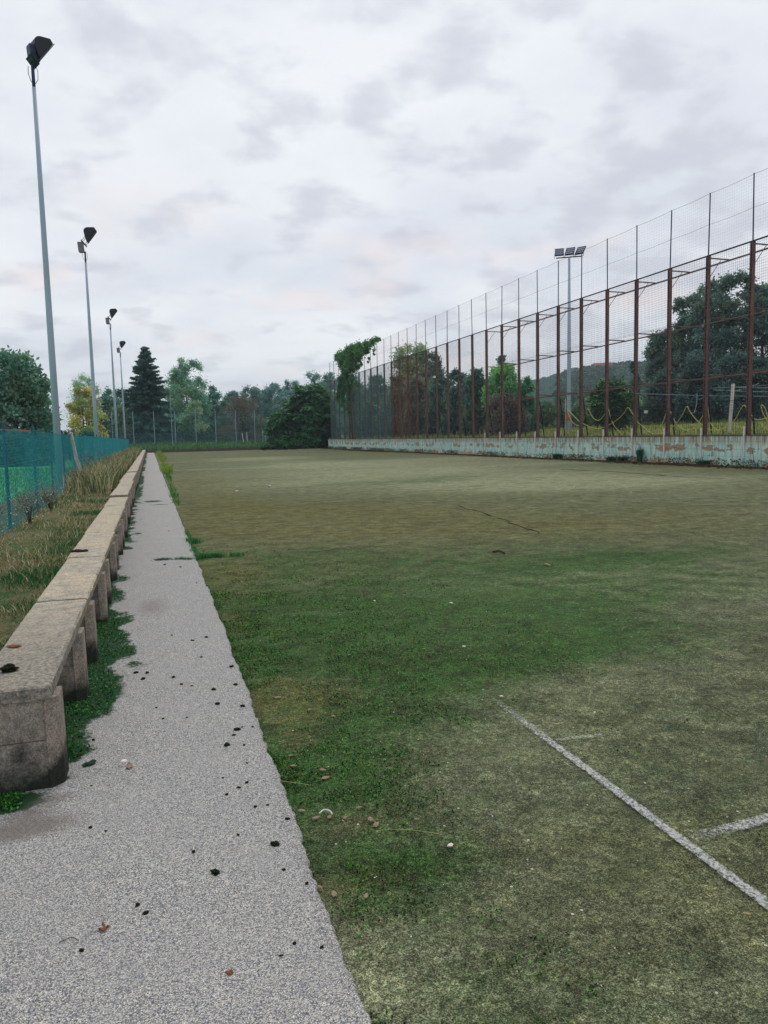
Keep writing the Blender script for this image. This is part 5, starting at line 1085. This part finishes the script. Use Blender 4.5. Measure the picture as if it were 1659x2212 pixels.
line('line_marking', 'short faint white tick right of the upper part of the long white line', [P0(1202, 1590), P0(1303, 1580)], .035, fade=lambda t: .6)
line('line_marking', 'wide white cross line meeting the long line at the right edge of the photo', [P0(1492, 1800), P0(1720, 1742)], .06, fade=lambda t: .3+.9*min(1, t*2))
line('line_marking', 'faint pale line on the far part of the court', [P0(1130, 1058), P0(1290, 1049)], .12, fade=lambda t: .7)
def joint(label, pts):
    mb = MB(); mb.tube([(*p, -.03+rng.normal(0, .004)) for p in smoothpts([(*q_, 0) for q_ in pts], 8) for p in [(p[0]+rng.normal(0, .03), p[1]+rng.normal(0, .03))]], .010, 5)
    o = mb.build('court_joint', M['clod']); tag(o, label, 'joint', 'dark joints in the court')
joint('thin dark joint running diagonally through the middle of the court', [P0(985, 1088), P0(1080, 1118), P0(1165, 1148)])
joint('thin dark joint curving across the court below the turquoise wall', [P0(1215, 1013), P0(1330, 1018), P0(1430, 1026), P0(1560, 1033)])
# ================================================================== small loose things
def clod_mesh(seed, r=1., flat=.5, sub=3):
    import bmesh
    bm = bmesh.new(); bmesh.ops.create_icosphere(bm, subdivisions=sub, radius=1.); rr_ = random.Random(seed)
    ks = [(Vector((rr_.gauss(0, 1), rr_.gauss(0, 1), rr_.gauss(0, 1))), rr_.uniform(1.5, 9), rr_.uniform(0, 6)) for _ in range(9)]
    for v in bm.verts:
        n_ = sum(math.sin(v.co.dot(k0)*f_+ph) for k0, f_, ph in ks)/5; v.co *= max(.3, (1+.42*n_+rr_.uniform(-.16, .16))); v.co.z *= flat
    me = bpy.data.meshes.new('clod'); bm.to_mesh(me); bm.free(); return me
CM = [clod_mesh(i) for i in range(5)]
for me in CM: me.materials.append(M['clod'])
def place(name, me, x, y, z, s, label, cat, group=None, rz=None, mat=None):
    o = bpy.data.objects.new(name, me); COL.objects.link(o); o.location = (x, y, z); o.scale = s if hasattr(s, '__len__') else (s, s, s); o.rotation_euler = (0, 0, random.uniform(0, 6) if rz is None else rz)
    tag(o, label, cat, group); return o
clods = [(808, 120), (940, 63), (1047, 70), (1025, 172), (1046, 161), (1010, 196), (980, 239), (1055, 238), (1092, 160), (1067, 316), (963, 380), (1066, 401), (1032, 422), (1103, 505), (1156, 498), (1029, 627), (1188, 668), (930, 790), (1242, 558), (836, 700), (1272, 1097), (1390, 1114), (1215, 1150), (630, 965), (352, 1127), (457, 610), (391, 595), (676, 78), (705, 125), (404, 216), (1325, 836), (1226, 777), (595, 930), (380, 323), (295, 255), (310, 225), (395, 415), (1183, 300), (980, 452)]
for j, (x, y) in enumerate(clods):
    q = P0(x*.5, 1490.5+y*.5); s_ = random.uniform(.004, .0075)
    if (x, y) in [(980, 239), (1025, 172), (380, 323), (930, 790), (1188, 668)]: s_ = .013
    place('moss_clod', CM[j % 5], q[0], q[1], s_*.3, (s_*1.3, s_, s_), 'small dark crumb of dried moss lying on the pale path', 'moss clod', 'moss crumbs on the path')
for (x, y) in [(1057, 1140), (1183, 1172), (1237, 1273), (1423, 1332), (1448, 1443), (1312, 1473), (1208, 817), (835, 1370), (880, 1408), (905, 1370), (1178, 1450), (1065, 1397), (1108, 720), (1012, 705), (868, 425), (1037, 498), (1270, 835), (1108, 395), (1268, 1152), (1337, 1562), (1490, 1575), (960, 1585), (1115, 1440)]:
    q = P0(x*.3516, 972+y*.3516); s_ = random.uniform(.006, .012); place('moss_clod', CM[random.randrange(5)], q[0], q[1], s_*.3, (s_*1.4, s_, s_), 'small dark crumb of dried moss lying on the pale path', 'moss clod', 'moss crumbs on the path')
mc = clod_mesh(31, flat=.55); mc.materials.append(M['clod'])
a = hit(21, 1450, 2, .46); place('moss_block', mc, a[0], a[1], .474, (.034, .026, .03), 'dark block of moss on the frontmost bench', 'moss clod')
a = hit(30, 1397, 2, .46); o = place('moss_block', clod_mesh(33, flat=.3), a[0], a[1], .465, (.035, .02, .02), 'reddish crust of dried moss further back on the frontmost bench', 'moss clod'); o.data.materials.append(M['brown'])
for px, py, sx_, lb in [(166, 1193, .05, 'left scrap of bark lying on the bench'), (179, 1193, .06, 'right scrap of bark lying on the bench')]:
    a = hit(px, py, 2, .46); o = place('bark_scrap', clod_mesh(px, flat=.35), a[0], a[1], .472, (sx_, .035, .04), lb, 'bark', rz=.2); o.data.materials.append(simple('bark_scrap', S(50, 38, 34), .95))
def leaf_obj(label, x, y, z, L_, mat, seed=0, cat='leaf', name='dry_leaf', group=None):
    r = random.Random(seed); V = []; n = 12
    for i_ in range(n+1):
        t = i_/n; wd = math.sin(PI*min(1, t*1.0))**.8*.32*(1+.18*math.sin(t*19+seed)); c_ = .10*math.sin(t*4+seed)
        for s_ in (-1, -.5, 0, .5, 1): V.append((L_*(t-.5), L_*wd*s_+L_*.05*math.sin(t*5), L_*(c_+.16*abs(s_)*math.sin(t*7+seed)+.05*r.random())+L_*.05))
    F = [(i_*5+j, i_*5+j+1, i_*5+j+6, i_*5+j+5) for i_ in range(n) for j in range(4)]
    me = bpy.data.meshes.new(name); me.from_pydata(V, [], F); me.update(); me.materials.append(mat); o = place(name, me, x, y, z, 1, label, cat, group)
    so_ = o.modifiers.new('thick', 'SOLIDIFY'); so_.thickness = .0012; return o
q = P0(224, 2005); leaf_obj('larger curled brown leaf on the path near the lower left', q[0], q[1], .001, .048, M['brown'], 3)
q = P0(497, 2104); leaf_obj('small curled brown leaf on the path near the bottom', q[0], q[1], .001, .028, M['brown'], 5)
q = P0(279, 1658); leaf_obj('flat tan leaf just below the white bottle cap', q[0], q[1], .002, .05, simple('tan_leaf', S(146, 128, 112), .9), 8)
q = P0(193, 1651); o = place('moss_clod', clod_mesh(77, flat=.4), q[0], q[1], .004, (.035, .02, .02), 'flat dark green clump of moss on the path right of the frontmost bench', 'moss clod'); o.data.materials.append(simple('green_clod', S(30, 56, 42), .95, bump=.4))
q = P0(268, 1645.5); mb = MB(); n = 21
V = [(.0, 0, .007)]+[(.0125*math.cos(2*PI*i_/n), .0125*math.sin(2*PI*i_/n), .007) for i_ in range(n)]+[((.0155 if i_ % 1 == 0 else .014)*math.cos(2*PI*i_/n)*(1.06 if i_ % 2 else .97), .0155*math.sin(2*PI*i_/n)*(1.06 if i_ % 2 else .97), .0005) for i_ in range(n)]
F = [(0, 1+i_, 1+(i_+1) % n) for i_ in range(n)]+[(1+i_, 1+n+i_, 1+n+(i_+1) % n, 1+(i_+1) % n) for i_ in range(n)]
o = mb.add(V, F).build('bottle_cap', M['white']); o.location = (q[0], q[1], .001); tag(o, 'white crimped bottle cap lying on the path right of the benches', 'bottle cap')
# pebbles
wm = simple('white_pebble', S(206, 200, 180), .8, .2, .15, 40); WP = [clod_mesh(50+i, flat=.6, sub=1) for i in range(3)]
for me in WP: me.materials.append(wm)
for (x, y, s_, lb) in [(1084, 1498, .011, 'white stone at the upper end of the long white line'), (973, 1817, .012, 'cream stone on the moss left of the court middle'), (974, 1299, .016, 'white stone on the green moss in the middle distance'), (1002, 1391, .012, 'white stone below the one on the green moss'), (1285, 1532, .008, 'small white stone right of the upper end of the long white line'), (1240, 1050, .03, 'white stone on the far pale patch of the court'), (1362, 1062, .02, 'white stone on the far right of the court'), (582, 1049, .05, 'white stone far out left of the court middle'), (512, 1061, .05, 'white stone far out near the left side of the court'), (809, 1294, .012, 'white stone left of the green moss')]:
    q = P0(x, y); place('stone', WP[random.randrange(3)], q[0], q[1], s_*.3-.02, (s_*1.2, s_, s_), lb, 'stone', 'pale stones on the court')
n = 2200; Y = 1.2+rng.uniform(0, 1, n)**1.5*16; X = .6+rng.uniform(0, 1, n)*(1.6+Y*.75); P = np.stack([X, Y, -.022+0*X], -1)
D = rng.normal(size=(n, 3))*np.array([1, 1, .3]); Vv, Ff, Cc = leaf_cards(P, D, rng.uniform(.003, .010, n), rng.uniform(.003, .008, n), pick([S(214, 208, 190), S(176, 170, 150), S(150, 120, 92)], n, [.4, .4, .2]))
Vv[:, 2] += .004; tag(raw('grit', Vv, Ff, M['moss'], None, Cc), 'tiny pale grit scattered over the court surface', 'grit', None, 'stuff')
# tan moss crusts in the moss band, twigs
tanm = simple('tan_crust', S(142, 124, 104), .95, .05, .35, 80, bump=.5); TM = [clod_mesh(90+i, flat=.35) for i in range(3)]
for me in TM: me.materials.append(tanm)
for (x, y) in [(633, 1646), (697, 1655), (702, 1672), (628, 1624), (652, 1742), (712, 1755), (745, 1757), (683, 1757), (776, 1735), (800, 1760), (722, 1920), (790, 1925), (640, 1333), (720, 1540), (600, 1500), (655, 1490), (668, 1526), (690, 1905), (812, 1772), (900, 1760)]:
    q = P0(x, y); s_ = random.uniform(.005, .011); place('moss_crust', TM[random.randrange(3)], q[0], q[1], -.017, (s_*1.7, s_, s_), 'tan flake of dried crust lying in the moss beside the path', 'moss crust', 'tan crusts in the court moss')
def twig(label, pts, r, mat, cat='twig', name='twig', z=-.012):
    P_ = [(*P0(x, y), z+rng.uniform(0, .006)) for x, y in pts]; b = P_[0]; mb = MB(); mb.tube(smoothpts([(p[0]-b[0], p[1]-b[1], p[2]-b[2]) for p in P_], 4), r, 5); o = mb.build(name, mat, smooth=True); o.location = b; tag(o, label, cat); return o
straw = simple('straw', S(160, 146, 104), .9)
twig('thin straw lying across the moss below the court middle', [(840, 1786), (900, 1790), (955, 1797)], .0012, straw)
twig('straw at the path edge beside the moss', [(590, 1680), (640, 1688), (668, 1692)], .0014, straw)
twig('thin dark twig on the right part of the court', [(1525, 1517), (1550, 1528), (1575, 1542)], .002, M['wood'])
twig('curled dark twig lying on the path near the lower left', [(128, 2040), (140, 2032), (158, 2030), (170, 2038)], .0012, M['wood'], z=.003)
twig('white curved twig on the moss beside the path', [(690, 1755), (700, 1747), (712, 1748), (718, 1755)], .003, simple('white_twig', S(200, 196, 190), .8), z=-.008)
twig('small pale stick at the right edge of the court below the long line', [(1605, 1966), (1622, 1970)], .004, straw)
twig('dark twig with a pale scrap beside it on the middle of the court', [(1065, 1190), (1078, 1188), (1090, 1193)], .012, M['wood'])
twig('dark stick on the green strip near the middle of the court', [(1178, 1216), (1188, 1220)], .01, straw)
root_pts = [[(1140, 993), (1170, 989), (1200, 990)], ]
def sticks(label, px0, px1, py, n, xw=21.0):
    mb = MB(); a = hit(px0, py, 0, xw)[1]; b = hit(px1, py, 0, xw)[1]; y0_, y1_ = min(a, b), max(a, b)
    for _ in range(n):
        y = rng.uniform(y0_, y1_); x = rng.uniform(-.5, .25); L_ = rng.uniform(.4, 1.3); an = rng.normal(PI/2, .5)
        mb.tube([(x, y-y0_, .01), (x+math.cos(an)*L_*.5, y-y0_+math.sin(an)*L_*.5, rng.uniform(.02, .09)), (x+math.cos(an+.3)*L_, y-y0_+math.sin(an+.3)*L_, .02)], [.02, .015, .006], 5)
    o = mb.build('branches', M['wood']); o.location = (xw, y0_, -.02); tag(o, label, 'branches')
sticks('heap of dark fallen branches at the foot of the wall below the yellow hose', 1440, 1560, 1000, 30)
sticks('pile of pale fallen branches near the far end of the turquoise wall', 750, 830, 972, 24, 20.)
sticks('dark branches at the wall foot near the upright weed', 1330, 1400, 992, 12)
q = P0(640, 975); o = MB(); 
for _ in range(8): x = rng.uniform(-2, 2); o.tube([(x, 0, 0), (x+rng.uniform(-1.5, 1.5), rng.uniform(-.4, .4), .12), (x+rng.uniform(-2, 2), rng.uniform(-.6, .6), .05)], [.02, .015, .008], 4)
o = o.build('branches', M['wood']); o.location = (q[0], 92, -.02); tag(o, 'thin branches lying on the far end of the court', 'branches')
print('SCENE BUILT', len(bpy.data.objects))

# ================================================================== haze
hm = bpy.data.materials.new('haze'); hm.use_nodes = True; ht = hm.node_tree; ht.nodes.remove(ht.nodes['Principled BSDF'])
pv = ht.nodes.new('ShaderNodeVolumePrincipled'); pv.inputs['Density'].default_value = .00032; pv.inputs['Color'].default_value = (.80, .93, 1.0, 1); pv.inputs['Anisotropy'].default_value = 0.
ht.links.new(pv.outputs[0], ht.nodes['Material Output'].inputs['Volume'])
hz_ = MB().box(-1700, 1700, -260, 2100, -1.5, 72).build('haze', hm); tag(hz_, kind='stuff')
